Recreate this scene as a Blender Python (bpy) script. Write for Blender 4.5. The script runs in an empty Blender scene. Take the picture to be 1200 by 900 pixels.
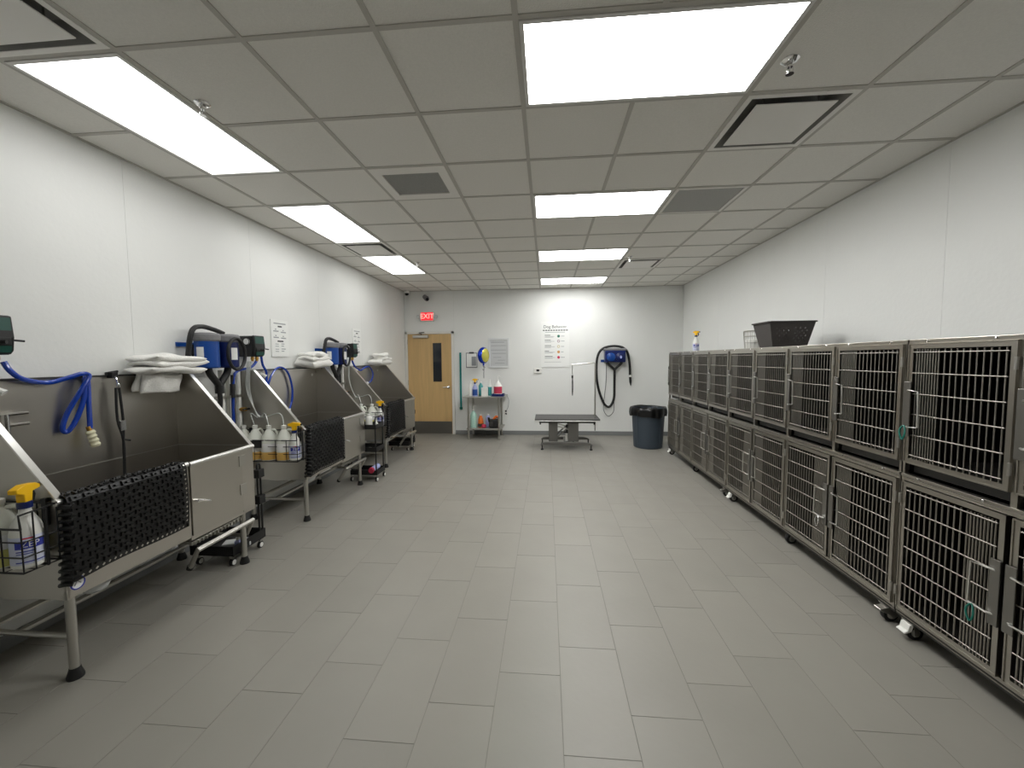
import bpy, bmesh, math, random
from mathutils import Vector, Matrix
random.seed(7)
SC = bpy.context.scene
COL = SC.collection
PI = math.pi

# ------------------------------------------------------------------ camera
F_PX, YAW, PITCH, ROLL = 472.6, 0.08602, -0.06167, -0.00815
CAM = Vector((0.127, -1.772, 1.576))
_f = Vector((-math.sin(YAW) * math.cos(PITCH), math.cos(YAW) * math.cos(PITCH), math.sin(PITCH)))
_r0 = Vector((math.cos(YAW), math.sin(YAW), 0.0))
_u0 = _r0.cross(_f)
_r = _r0 * math.cos(ROLL) + _u0 * math.sin(ROLL)
_u = -_r0 * math.sin(ROLL) + _u0 * math.cos(ROLL)
cd = bpy.data.cameras.new('camera')
cam = bpy.data.objects.new('camera', cd)
COL.objects.link(cam)
cd.sensor_fit = 'HORIZONTAL'
cd.sensor_width = 36.0
cd.lens = F_PX / 1200.0 * 36.0
cd.clip_start = 0.02
M = Matrix((( _r.x, _u.x, -_f.x, CAM.x), (_r.y, _u.y, -_f.y, CAM.y), (_r.z, _u.z, -_f.z, CAM.z), (0, 0, 0, 1)))
cam.matrix_world = M
SC.camera = cam

# ------------------------------------------------------------------ world, exposure
w = bpy.data.worlds.new('world')
SC.world = w
w.use_nodes = True
w.node_tree.nodes['Background'].inputs[0].default_value = (0.6, 0.62, 0.65, 1)
w.node_tree.nodes['Background'].inputs[1].default_value = 0.05
vs = SC.view_settings
vs.view_transform = 'Standard'
vs.look = 'None'
vs.gamma = 1.0
vs.use_curve_mapping = False
vs.exposure = 0.0
PANEL_LIGHT = 20.0          # radiance of the centre row panels
END_LIGHT = 11.5             # radiance of the centre panel by the back wall
SIDE_LIGHT = 5.0            # radiance of the dimmer panels along the left wall

def ray(px, py):
    return _f + _r * ((px - 600.0) / F_PX) + _u * ((450.0 - py) / F_PX)
def at_x(px, py, X):
    d = ray(px, py); return CAM + d * ((X - CAM.x) / d.x)
def at_y(px, py, Y):
    d = ray(px, py); return CAM + d * ((Y - CAM.y) / d.y)
def at_z(px, py, Z):
    d = ray(px, py); return CAM + d * ((Z - CAM.z) / d.z)

# ------------------------------------------------------------------ materials
def lin(c):
    c = c / 255.0
    return c / 12.92 if c <= 0.04045 else ((c + 0.055) / 1.055) ** 2.4
def rgb(r, g, b):
    return (lin(r), lin(g), lin(b), 1.0)

MATS = {}
def mat(name, color, rough=0.5, metal=0.0, noise=0.0, nscale=8.0, bump=0.0, bscale=60.0, stretch=(1, 1, 1),
        rand=0.0, rnoise=0.0, emit=0.0, alpha=1.0, trans=0.0, spec=0.5, coat=0.0):
    m = bpy.data.materials.new(name)
    m.use_nodes = True
    nt = m.node_tree
    b = nt.nodes['Principled BSDF']
    b.inputs['Base Color'].default_value = color
    b.inputs['Roughness'].default_value = rough
    b.inputs['Metallic'].default_value = metal
    b.inputs['Specular IOR Level'].default_value = spec
    if coat: b.inputs['Coat Weight'].default_value = coat
    if trans: b.inputs['Transmission Weight'].default_value = trans
    if alpha < 1: b.inputs['Alpha'].default_value = alpha
    if emit:
        b.inputs['Emission Color'].default_value = color
        b.inputs['Emission Strength'].default_value = emit
    L = nt.links
    if noise or bump or rnoise or rand:
        tc = nt.nodes.new('ShaderNodeTexCoord')
        mp = nt.nodes.new('ShaderNodeMapping')
        mp.inputs['Scale'].default_value = stretch
        L.new(tc.outputs['Object'], mp.inputs['Vector'])
        oi = nt.nodes.new('ShaderNodeObjectInfo')
    if noise or rand:
        val = None
        if noise:
            nz = nt.nodes.new('ShaderNodeTexNoise')
            nz.noise_dimensions = '4D'
            nz.inputs['Scale'].default_value = nscale
            nz.inputs['Detail'].default_value = 5
            L.new(mp.outputs[0], nz.inputs['Vector'])
            ml = nt.nodes.new('ShaderNodeMath'); ml.operation = 'MULTIPLY'; ml.inputs[1].default_value = 40
            L.new(oi.outputs['Random'], ml.inputs[0]); L.new(ml.outputs[0], nz.inputs['W'])
            mr = nt.nodes.new('ShaderNodeMapRange')
            mr.inputs['From Min'].default_value = 0.3; mr.inputs['From Max'].default_value = 0.7
            mr.inputs['To Min'].default_value = 1 - noise; mr.inputs['To Max'].default_value = 1 + noise
            L.new(nz.outputs['Fac'], mr.inputs['Value'])
            val = mr.outputs[0]
        if rand:
            rr = nt.nodes.new('ShaderNodeMapRange')
            rr.inputs['To Min'].default_value = 1 - rand; rr.inputs['To Max'].default_value = 1 + rand
            L.new(oi.outputs['Random'], rr.inputs['Value'])
            if val is None: val = rr.outputs[0]
            else:
                mm = nt.nodes.new('ShaderNodeMath'); mm.operation = 'MULTIPLY'
                L.new(val, mm.inputs[0]); L.new(rr.outputs[0], mm.inputs[1]); val = mm.outputs[0]
        mx = nt.nodes.new('ShaderNodeVectorMath'); mx.operation = 'SCALE'
        mx.inputs[0].default_value = color[:3]
        L.new(val, mx.inputs['Scale'])
        L.new(mx.outputs[0], b.inputs['Base Color'])
    if rnoise:
        n2 = nt.nodes.new('ShaderNodeTexNoise')
        n2.inputs['Scale'].default_value = nscale * 1.7
        n2.inputs['Detail'].default_value = 4
        L.new(mp.outputs[0], n2.inputs['Vector'])
        r2 = nt.nodes.new('ShaderNodeMapRange')
        r2.inputs['From Min'].default_value = 0.3; r2.inputs['From Max'].default_value = 0.7
        r2.inputs['To Min'].default_value = max(0.02, rough - rnoise); r2.inputs['To Max'].default_value = rough + rnoise
        L.new(n2.outputs['Fac'], r2.inputs['Value'])
        L.new(r2.outputs[0], b.inputs['Roughness'])
    if bump:
        n3 = nt.nodes.new('ShaderNodeTexNoise')
        n3.inputs['Scale'].default_value = bscale
        n3.inputs['Detail'].default_value = 3
        L.new(mp.outputs[0], n3.inputs['Vector'])
        bp = nt.nodes.new('ShaderNodeBump')
        bp.inputs['Strength'].default_value = bump
        bp.inputs['Distance'].default_value = 0.01
        L.new(n3.outputs['Fac'], bp.inputs['Height'])
        L.new(bp.outputs[0], b.inputs['Normal'])
    MATS[name] = m
    return m

mat('wall', rgb(235, 236, 233), 0.42, noise=0.012, nscale=2.5, bump=0.10, bscale=35, spec=0.4)
mat('seam', rgb(226, 227, 224), 0.5)
mat('ceiling_tile', rgb(238, 236, 230), 0.95, noise=0.03, nscale=90, bump=0.25, bscale=160, rand=0.012, spec=0.1)
mat('tbar', rgb(196, 193, 186), 0.6, spec=0.2)
mat('plenum', rgb(90, 88, 84), 0.9)
mat('floor_tile', rgb(142, 139, 131), 0.42, noise=0.035, nscale=2.5, bump=0.04, bscale=30, rand=0.028, rnoise=0.03, spec=0.45)
mat('grout', rgb(122, 119, 113), 0.9)
mat('base_grey', rgb(128, 130, 130), 0.6)
mat('panel', (1, 1, 1, 1), 0.6)
_p = MATS['panel'].node_tree.nodes['Principled BSDF']
_p.inputs['Emission Color'].default_value = (1.0, 1.0, 0.985, 1)
_p.inputs['Emission Strength'].default_value = PANEL_LIGHT
mat('end_panel_light', (1, 1, 1, 1), 0.6)
_p = MATS['end_panel_light'].node_tree.nodes['Principled BSDF']
_p.inputs['Emission Color'].default_value = (1.0, 1.0, 0.99, 1)
_p.inputs['Emission Strength'].default_value = END_LIGHT
mat('side_panel_light', (1, 1, 1, 1), 0.6)
_p = MATS['side_panel_light'].node_tree.nodes['Principled BSDF']
_p.inputs['Emission Color'].default_value = (1.0, 1.0, 0.99, 1)
_p.inputs['Emission Strength'].default_value = SIDE_LIGHT
mat('light_frame', rgb(225, 224, 220), 0.5)
mat('vent_white', rgb(240, 238, 233), 0.5)
mat('vent_dark', rgb(140, 139, 136), 0.8)
mat('vent_black', rgb(28, 28, 28), 0.9)
mat('grille_grey', rgb(172, 172, 169), 0.7, noise=0.1, nscale=200)
mat('steel', rgb(196, 192, 185), 0.30, 1.0, noise=0.03, nscale=1.2)
mat('steel_side', rgb(194, 190, 182), 0.33, 1.0, noise=0.03, nscale=1.2)
mat('steel_bright', rgb(225, 224, 220), 0.28, 1.0)
mat('steel_leg', rgb(196, 194, 188), 0.32, 1.0)
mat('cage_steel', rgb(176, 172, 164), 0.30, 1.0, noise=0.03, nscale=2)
mat('cage_panel_shaded', rgb(92, 90, 87), 0.45, 1.0, noise=0.04, nscale=3)  # stainless cage panels, with the shade of the interior put into a darker colour
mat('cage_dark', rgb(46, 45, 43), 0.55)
mat('bar_steel', rgb(165, 161, 154), 0.34, 1.0)
mat('chrome', rgb(232, 232, 232), 0.1, 1.0)
mat('black', rgb(22, 22, 23), 0.5)
mat('black_gloss', rgb(16, 16, 18), 0.25)
mat('black_rubber', rgb(9, 9, 10), 0.42, bump=0.1, bscale=120)
mat('dark_plastic', rgb(60, 58, 57), 0.55)
mat('basket_plastic', rgb(66, 62, 60), 0.6)
mat('blue', rgb(16, 70, 150), 0.32)
mat('blue_hose', rgb(16, 62, 168), 0.25, coat=0.4)
mat('dark_blue', rgb(14, 32, 92), 0.3)
mat('teal', rgb(20, 112, 98), 0.35)
mat('teal_strip', rgb(0, 128, 126), 0.4)
mat('green', rgb(12, 72, 62), 0.35)
mat('white_plastic', rgb(236, 236, 230), 0.4)
mat('white_label', rgb(240, 240, 238), 0.6)
mat('jug', rgb(226, 228, 218), 0.42, noise=0.03, nscale=5)
mat('cream_plastic', rgb(232, 228, 196), 0.4)
mat('amber', rgb(214, 172, 92), 0.4)
mat('yellow_liquid', rgb(206, 204, 120), 0.4)
mat('tube_clear', rgb(196, 200, 196), 0.25)
mat('yellow', rgb(252, 196, 8), 0.4)
mat('orange', rgb(232, 116, 36), 0.5)
mat('red', rgb(208, 40, 52), 0.45)
mat('pink', rgb(196, 56, 84), 0.45)
mat('label_blue', rgb(52, 62, 168), 0.5)
mat('label_lilac', rgb(170, 178, 224), 0.5)
mat('label_pale', rgb(212, 217, 236), 0.5)
mat('liquid_blue', rgb(40, 78, 150), 0.3)
mat('liquid_teal', rgb(70, 160, 160), 0.3)
mat('liquid_mint', rgb(176, 214, 200), 0.3)
mat('brass', rgb(206, 160, 80), 0.3, 1.0)
mat('towel', rgb(238, 237, 232), 0.95, bump=0.5, bscale=90, spec=0.1)
mat('wood', rgb(206, 172, 118), 0.45, noise=0.08, nscale=2.2, stretch=(9, 9, 0.7))
mat('door_frame', rgb(228, 226, 220), 0.5)
mat('kick', rgb(140, 138, 134), 0.38, 1.0)
mat('door_glass', rgb(40, 44, 50), 0.08)
mat('can_grey', rgb(58, 68, 78), 0.55)
mat('bag', rgb(10, 10, 11), 0.32)
mat('table_top', rgb(74, 74, 72), 0.6, bump=0.1, bscale=150)
mat('table_metal', rgb(120, 119, 115), 0.45, 0.8)
mat('grey_wrap', rgb(128, 128, 130), 0.7, bump=0.4, bscale=40)
mat('paper', rgb(240, 241, 238), 0.7)
mat('paper_grey', rgb(206, 208, 208), 0.6)
mat('ink', rgb(70, 72, 74), 0.7)
mat('ink_light', rgb(160, 163, 165), 0.7)
mat('dot_green', rgb(30, 110, 92), 0.6)
mat('dot_mauve', rgb(150, 110, 128), 0.6)
mat('dot_straw', rgb(206, 190, 130), 0.6)
mat('dot_amber', rgb(206, 150, 84), 0.6)
mat('dot_red', rgb(200, 46, 84), 0.6)
mat('exit_red', rgb(236, 40, 52), 0.5, emit=0.9)
mat('exit_face', rgb(236, 224, 214), 0.5)
mat('frame_white', rgb(226, 228, 228), 0.4)
mat('foil_blue', rgb(24, 64, 190), 0.18, 0.6)
mat('foil_yellow', rgb(206, 200, 90), 0.25, 0.4)
mat('screen', rgb(40, 42, 42), 0.3)

# ------------------------------------------------------------------ mesh builder
class MB:
    def __init__(self):
        self.v = []; self.f = []; self.mi = []; self.m = 0
    def add(self, verts, faces):
        o = len(self.v)
        self.v += [tuple(p) for p in verts]
        for fc in faces:
            self.f.append(tuple(i + o for i in fc)); self.mi.append(self.m)
        return self
    def box(self, x0, x1, y0, y1, z0, z1):
        v = [(x0, y0, z0), (x1, y0, z0), (x1, y1, z0), (x0, y1, z0), (x0, y0, z1), (x1, y0, z1), (x1, y1, z1), (x0, y1, z1)]
        return self.add(v, [(0, 3, 2, 1), (4, 5, 6, 7), (0, 1, 5, 4), (1, 2, 6, 5), (2, 3, 7, 6), (3, 0, 4, 7)])
    def cbox(self, c, s):
        return self.box(c[0] - s[0] / 2, c[0] + s[0] / 2, c[1] - s[1] / 2, c[1] + s[1] / 2, c[2] - s[2] / 2, c[2] + s[2] / 2)
    def beam(self, p0, p1, w, h, up=(0, 0, 1)):
        p0 = Vector(p0); p1 = Vector(p1)
        d = (p1 - p0).normalized(); up = Vector(up)
        s = d.cross(up)
        if s.length < 1e-4: s = d.cross(Vector((1, 0, 0)))
        s.normalize(); t = s.cross(d).normalized()
        v = []
        for p in (p0, p1):
            for a, b in ((-1, -1), (1, -1), (1, 1), (-1, 1)):
                v.append(p + s * (a * w / 2) + t * (b * h / 2))
        return self.add(v, [(0, 1, 2, 3), (7, 6, 5, 4), (0, 4, 5, 1), (1, 5, 6, 2), (2, 6, 7, 3), (3, 7, 4, 0)])
    def cyl(self, p0, p1, r0, r1=None, n=12):
        return self.tube([p0, p1], r0, n, radii=[r0, r0 if r1 is None else r1])
    def tube(self, pts, r, n=8, radii=None, closed=False, smooth=0):
        pts = [Vector(p) for p in pts]
        if smooth: pts = spline(pts, smooth, closed)
        if radii is None or len(radii) != len(pts): radii = [r] * len(pts)
        N = len(pts); vs_ = []; prev = None
        for i, p in enumerate(pts):
            a = pts[(i - 1) % N] if (closed or i) else p
            b = pts[(i + 1) % N] if (closed or i < N - 1) else p
            d = b - a
            if d.length < 1e-9: d = Vector((0, 0, 1))
            d.normalize()
            if prev is None:
                q = Vector((0, 0, 1)) if abs(d.z) < 0.9 else Vector((1, 0, 0))
                s = d.cross(q).normalized()
            else:
                s = prev - d * prev.dot(d)
                if s.length < 1e-6: s = d.cross(Vector((0, 0, 1)))
                s.normalize()
            prev = s; t = d.cross(s)
            for k in range(n):
                an = 2 * PI * k / n
                vs_.append(p + (s * math.cos(an) + t * math.sin(an)) * radii[i])
        fs = []
        for i in range(N if closed else N - 1):
            j = (i + 1) % N
            for k in range(n):
                k2 = (k + 1) % n
                fs.append((i * n + k, i * n + k2, j * n + k2, j * n + k))
        if not closed:
            fs.append(tuple(range(n - 1, -1, -1)))
            fs.append(tuple((N - 1) * n + k for k in range(n)))
        return self.add(vs_, fs)
    def lathe(self, prof, c=(0, 0, 0), n=16, axis='z', sx=1.0, sy=1.0, rot=0.0):
        vs_ = []; fs = []
        for r, z in prof:
            for k in range(n):
                a = 2 * PI * k / n + rot
                p = (r * math.cos(a) * sx, r * math.sin(a) * sy, z)
                if axis == 'x': p = (p[2], p[0], p[1])
                elif axis == 'y': p = (p[0], p[2], p[1])
                vs_.append((p[0] + c[0], p[1] + c[1], p[2] + c[2]))
        m = len(prof)
        for i in range(m - 1):
            for k in range(n):
                k2 = (k + 1) % n
                fs.append((i * n + k, i * n + k2, (i + 1) * n + k2, (i + 1) * n + k))
        fs.append(tuple(range(n - 1, -1, -1)))
        fs.append(tuple((m - 1) * n + k for k in range(n)))
        return self.add(vs_, fs)
    def prism(self, poly, plane, a0, a1):
        n = len(poly)
        def P(u, v_, a):
            return {'xz': (u, a, v_), 'yz': (a, u, v_), 'xy': (u, v_, a)}[plane]
        vs_ = [P(u, v_, a0) for u, v_ in poly] + [P(u, v_, a1) for u, v_ in poly]
        fs = [tuple(range(n)), tuple(range(2 * n - 1, n - 1, -1))]
        for i in range(n):
            j = (i + 1) % n
            fs.append((i, j, n + j, n + i))
        return self.add(vs_, fs)
    def disc(self, c, r, axis, t=0.002, n=24):
        c = Vector(c); d = {'x': Vector((1, 0, 0)), 'y': Vector((0, 1, 0)), 'z': Vector((0, 0, 1))}[axis]
        return self.cyl(c - d * t / 2, c + d * t / 2, r, n=n)
    def grid(self, fn, nu, nv):
        vs_ = [fn(i / nu, j / nv) for j in range(nv + 1) for i in range(nu + 1)]
        fs = [(j * (nu + 1) + i, j * (nu + 1) + i + 1, (j + 1) * (nu + 1) + i + 1, (j + 1) * (nu + 1) + i) for j in range(nv) for i in range(nu)]
        return self.add(vs_, fs)
    def shift(self, x, y, z):
        self.v = [(a + x, b + y, c + z) for a, b, c in self.v]; return self
    def mesh(self, name, mats, smooth=35, bevel=0.0, weld=False):
        me = bpy.data.meshes.new(name)
        me.from_pydata(self.v, [], self.f)
        if isinstance(mats, str): mats = [mats]
        for m in mats: me.materials.append(MATS[m])
        me.polygons.foreach_set('material_index', self.mi)
        bm = bmesh.new(); bm.from_mesh(me)
        if weld: bmesh.ops.remove_doubles(bm, verts=bm.verts, dist=1e-5)
        bmesh.ops.recalc_face_normals(bm, faces=bm.faces)
        if bevel:
            ed = [e for e in bm.edges if len(e.link_faces) == 2 and e.calc_face_angle(0) > 0.6]
            bmesh.ops.bevel(bm, geom=ed, offset=bevel, segments=2, affect='EDGES', profile=0.5, clamp_overlap=True)
        bm.to_mesh(me); bm.free()
        if smooth:
            me.shade_smooth()
            me.set_sharp_from_angle(angle=math.radians(smooth))
        return me
    def build(self, name, mats, parent=None, loc=(0, 0, 0), smooth=35, bevel=0.0, weld=False, rotz=0.0):
        return put(self.mesh(name, mats, smooth, bevel, weld), name, parent, loc, rotz)

def put(me, name, parent=None, loc=(0, 0, 0), rotz=0.0):
    o = bpy.data.objects.new(name, me)
    COL.objects.link(o)
    o.location = loc
    o.rotation_euler = (0, 0, rotz)
    if parent is not None: o.parent = parent
    return o

def spline(pts, sub, closed=False):
    out = []; n = len(pts)
    for i in range(n if closed else n - 1):
        if closed:
            a, b, c, d = pts[(i - 1) % n], pts[i], pts[(i + 1) % n], pts[(i + 2) % n]
        else:
            a, b, c, d = pts[max(i - 1, 0)], pts[i], pts[i + 1], pts[min(i + 2, n - 1)]
        for k in range(sub):
            t = k / sub
            out.append(0.5 * ((2 * b) + (c - a) * t + (2 * a - 5 * b + 4 * c - d) * t * t + (3 * b - a - 3 * c + d) * t ** 3))
    if not closed: out.append(pts[-1])
    return out

def tag(o, label, cat, group=None):
    o['label'] = label; o['category'] = cat
    if group: o['group'] = group
    return o
def thing(name, label, cat, loc=(0, 0, 0), rotz=0.0, group=None):
    o = bpy.data.objects.new(name, None)
    COL.objects.link(o)
    o.empty_display_size = 0.05
    o.location = loc; o.rotation_euler = (0, 0, rotz)
    return tag(o, label, cat, group)
def struct(o):
    o['kind'] = 'structure'; return o
def copy_tree(src, parent=None, loc=None, rotz=None, label=None):
    c = src.copy(); COL.objects.link(c)
    if parent is not None: c.parent = parent
    if loc is not None: c.location = loc
    if rotz is not None: c.rotation_euler = (0, 0, rotz)
    if label: c['label'] = label
    for ch in list(src.children): copy_tree(ch, c)
    return c
def text_mesh(s, size, name='lettering', depth=0.001, bold=0.0):
    cu = bpy.data.curves.new(name, 'FONT')
    cu.body = s; cu.size = size; cu.extrude = depth; cu.offset = bold
    cu.align_x = 'CENTER'; cu.align_y = 'CENTER'; cu.resolution_u = 3
    o = bpy.data.objects.new(name, cu); COL.objects.link(o)
    dg = bpy.context.evaluated_depsgraph_get()
    me = bpy.data.meshes.new_from_object(o.evaluated_get(dg))
    bpy.data.objects.remove(o); bpy.data.curves.remove(cu)
    return me

# ------------------------------------------------------------------ room shell
XL, XR, YB, YF, H = -2.85, 2.83, 6.55, -3.6, 3.0
T = 0.6096

floor = struct(MB().box(XL, XR, YF, YB, -0.1, -0.0015).build('floor', 'grout', smooth=0))
TW, TL_, G = 0.305, 0.61, 0.0024
cache = {}
def tile_mesh(wd, ln):
    k = (round(wd, 3), round(ln, 3))
    if k not in cache:
        cache[k] = MB().box(-wd / 2, wd / 2, -ln / 2, ln / 2, -0.006, 0.0).mesh('floor_tile', 'floor_tile', smooth=0, bevel=0.0008)
    return cache[k]
far_tiles = MB()
for k in range(-10, 11):
    x0 = -0.42 + TW * k - TW; x1 = x0 + TW
    x0c, x1c = max(x0, XL), min(x1, XR)
    if x1c - x0c < 0.02: continue
    yoff = -0.25 + 0.2033 * k
    n0 = math.floor((YF - yoff) / TL_)
    for j in range(n0, 30):
        y0 = yoff + TL_ * j; y1 = y0 + TL_
        y0c, y1c = max(y0, YF), min(y1, YB)
        if y1c - y0c < 0.02: continue
        wd, ln = x1c - x0c - G, y1c - y0c - G
        if y1c < -0.75:
            far_tiles.box(x0c + G / 2, x1c - G / 2, y0c + G / 2, y1c - G / 2, -0.006, 0.0)
            continue
        put(tile_mesh(wd, ln), 'floor_tile', floor, ((x0c + x1c) / 2, (y0c + y1c) / 2, 0))
ft = far_tiles.build('floor_tile_field', 'floor_tile', floor, smooth=0)
ft['kind'] = 'stuff'

def wall(name, side):
    if side == 'l': o = MB().box(XL - 0.12, XL, YF - 0.12, YB + 0.12, 0, 3.2)
    elif side == 'r': o = MB().box(XR, XR + 0.12, YF - 0.12, YB + 0.12, 0, 3.2)
    elif side == 'b': o = MB().box(XL, XR, YB, YB + 0.12, 0, 3.2)
    else: o = MB().box(XL, XR, YF - 0.12, YF, 0, 3.2)
    return struct(o.build(name, 'seam', smooth=0))
wl, wr, wb, wf = wall('wall_left', 'l'), wall('wall_right', 'r'), wall('wall_back', 'b'), wall('wall_front', 'f')
PG = 0.0010
def panels_along_y(parent, x, seams, sgn):
    for a, b in zip(seams[:-1], seams[1:]):
        x0, x1 = (x, x + 0.003) if sgn > 0 else (x - 0.003, x)
        MB().box(x0, x1, a + PG, b - PG, 0.08, H + 0.02).build('wall_panel', 'wall', parent, smooth=0)
panels_along_y(wl, XL, [YF, -2.73, -1.51, -0.30, 0.91, 2.12, 3.33, 4.54, 5.75, YB], 1)
panels_along_y(wr, XR, [YF, -2.4, -1.18, 0.04, 1.26, 2.45, 3.67, 4.89, 6.11, YB], -1)
for a, b in ((XL + 0.004, -2.84), (-1.795, -0.62), (-0.62, 0.60), (0.60, 1.82), (1.82, XR - 0.004)):
    if b - a > 0.05:
        MB().box(a + PG, b - PG, YB - 0.003, YB, 0.08, H + 0.02).build('wall_panel', 'wall', wb, smooth=0)
MB().box(-2.836, -1.80, YB - 0.003, YB, 2.17, H + 0.02).build('wall_panel', 'wall', wb, smooth=0)
MB().box(XL, XR, YF, YF + 0.003, 0.0, H + 0.02).build('wall_panel', 'wall', wf, smooth=0)
struct(MB().box(-1.79, XR - 0.012, YB - 0.011, YB, 0.0, 0.085).build('baseboard_back', 'base_grey', smooth=0, bevel=0.002))
struct(MB().box(XL, XL + 0.011, YF, YB, 0.0, 0.085).build('baseboard_left', 'base_grey', smooth=0, bevel=0.002))
struct(MB().box(XR - 0.011, XR, YF, YB, 0.0, 0.085).build('baseboard_right', 'base_grey', smooth=0, bevel=0.002))

# ------------------------------------------------------------------ ceiling: tiles, tees, lights, vents
ceil = struct(MB().box(XL, XR, YF, YB, H + 0.10, H + 0.2).build('ceiling', 'plenum', smooth=0))
occ = {}
lights = []
for j in (0, 3, 6, 9):
    occ[(0, j)] = occ[(1, j)] = 'light'; lights.append((0, j, 2, 1))
for j in (0, 3, 6):
    occ[(-4, j)] = occ[(-4, j + 1)] = 'light'; lights.append((-4, j, 1, 2))
diffusers = [(2, 1), (-4, 5), (2, 7), (-4, -1)]
for c in diffusers: occ[c] = 'vent'
occ[(-2, 2)] = 'vent'; occ[(2, 3)] = 'vent'
tcache = {}
def ctile(wd, ln):
    k = (round(wd, 3), round(ln, 3))
    if k not in tcache:
        tcache[k] = MB().box(-wd / 2, wd / 2, -ln / 2, ln / 2, 0, 0.016).mesh('ceiling_tile', 'ceiling_tile', smooth=0)
    return tcache[k]
for i in range(-5, 5):
    for j in range(-6, 11):
        if (i, j) in occ: continue
        x0, x1 = max(i * T, XL), min((i + 1) * T, XR)
        y0, y1 = max(j * T, YF), min((j + 1) * T, YB)
        if x1 - x0 < 0.03 or y1 - y0 < 0.03: continue
        put(ctile(x1 - x0 - 0.004, y1 - y0 - 0.004), 'ceiling_tile', ceil, ((x0 + x1) / 2, (y0 + y1) / 2, H + 0.005))
BW = 0.0125
for j in range(-5, 11):            # tees across the room, cut where a light spans
    runs = []; a = XL
    for i in range(-5, 5):
        cut = occ.get((i, j)) == 'light' and occ.get((i, j - 1)) == 'light' and i == -4
        if cut:
            runs.append((a, i * T)); a = (i + 1) * T
    runs.append((a, XR))
    for p, q in runs:
        MB().box(p, q, j * T - BW, j * T + BW, H, H + 0.03).build('ceiling_tee', 'tbar', ceil, smooth=0)
for i in range(-4, 5):
    runs = []; a = YF
    for j in range(-6, 11):
        if i == 1 and occ.get((0, j)) == 'light':
            runs.append((a, j * T)); a = (j + 1) * T
    runs.append((a, YB))
    for p, q in runs:
        MB().box(i * T - BW, i * T + BW, p, q, H - 0.0004, H + 0.03).build('ceiling_tee', 'tbar', ceil, smooth=0)
for nm, bx in (('left', (XL, XL + 0.022, YF, YB)), ('right', (XR - 0.022, XR, YF, YB)), ('back', (XL, XR, YB - 0.022, YB)), ('front', (XL, XR, YF, YF + 0.022))):
    MB().box(*bx, H - 0.0008, H + 0.03).build('wall_angle', 'tbar', ceil, smooth=0)

lname = {(0, 0): 'widest and nearest lit panel light of the centre row overhead',
         (0, 3): 'centre row lit panel light next to the dark grey return grille',
         (0, 6): 'centre row lit panel light, third from the camera',
         (0, 9): 'centre row lit panel light nearest the back wall',
         (-4, 0): 'long lit panel light nearest the camera along the left wall',
         (-4, 3): 'middle one of the long lit panel lights along the left wall',
         (-4, 6): 'farthest of the long lit panel lights along the left wall',
         (0, -3): 'centre row lit panel light behind the camera',
         (-4, -3): 'left wall lit panel light behind the camera'}
for (i, j, a, b) in lights:
    t = thing('ceiling_light', lname[(i, j)], 'ceiling light', ((i + a / 2) * T, (j + b / 2) * T, H), 0, 'recessed ceiling panel lights')
    hx, hy = a * T / 2 - 0.014, b * T / 2 - 0.014
    e = 0.02
    fr = MB()
    fr.box(-hx, hx, -hy, -hy + e, -0.004, 0.06).box(-hx, hx, hy - e, hy, -0.004, 0.06)
    fr.box(-hx, -hx + e, -hy + e, hy - e, -0.004, 0.06).box(hx - e, hx, -hy + e, hy - e, -0.004, 0.06)
    fr.build('frame', 'light_frame', t, smooth=0)
    MB().box(-hx + e, hx - e, -hy + e, hy - e, 0.002, 0.012).build('diffuser', ('end_panel_light' if j == 9 else 'panel') if i == 0 else 'side_panel_light', t, smooth=0)

dl = {(2, 1): 'white plate air diffuser nearest the camera, right of the big centre light',
      (-4, 5): 'white plate air diffuser between two lights along the left wall',
      (2, 7): 'small far white plate air diffuser right of the third centre light',
      (-4, -1): 'white plate air diffuser cut off by the top left corner'}
for (i, j) in diffusers:
    t = thing('air_diffuser', dl[(i, j)], 'air vent', ((i + .5) * T, (j + .5) * T, H), 0, 'square plate air diffusers')
    h_ = T / 2 - 0.013
    m = MB()
    m.box(-h_, h_, -h_, -h_ + 0.03, -0.003, 0.02).box(-h_, h_, h_ - 0.03, h_, -0.003, 0.02)
    m.box(-h_, -h_ + 0.03, -h_ + .03, h_ - .03, -0.003, 0.02).box(h_ - 0.03, h_, -h_ + .03, h_ - .03, -0.003, 0.02)
    m.build('frame', 'vent_white', t, smooth=0)
    m = MB()
    k = h_ - 0.03
    for q in range(4):
        pts = [(-k, -k, 0.0), (k, -k, 0.0), (k - 0.05, -k + 0.05, 0.07), (-k + 0.05, -k + 0.05, 0.07)]
        cs, sn = round(math.cos(q * PI / 2)), round(math.sin(q * PI / 2))
        m.add([(x * cs - y * sn, x * sn + y * cs, z) for x, y, z in pts], [(0, 1, 2, 3)])
    m.box(-k + .05, k - .05, -k + .05, k - .05, 0.07, 0.075)
    m.build('throat', 'vent_dark', t, smooth=0)
    k -= 0.045
    MB().box(-k, k, -k, k, -0.012, -0.006).build('plate', 'vent_white', t, smooth=0, bevel=0.002)
    for sx in (-1, 1):
        for sy in (-1, 1): MB().cyl((sx * k * .7, sy * k * .7, -0.007), (sx * k * .7, sy * k * .7, 0.07), 0.004, n=6).build('hanger', 'vent_dark', t)
t = thing('exhaust_grille', 'small dark exhaust grille in a pale tile, left of centre ceiling', 'air vent', (-1.5 * T, 2.5 * T, H))
h_ = T / 2 - 0.013
m = MB()
w_ = 0.10
m.box(-h_, h_, -h_, -h_ + w_, -0.002, 0.014).box(-h_, h_, h_ - w_, h_, -0.002, 0.014)
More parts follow.
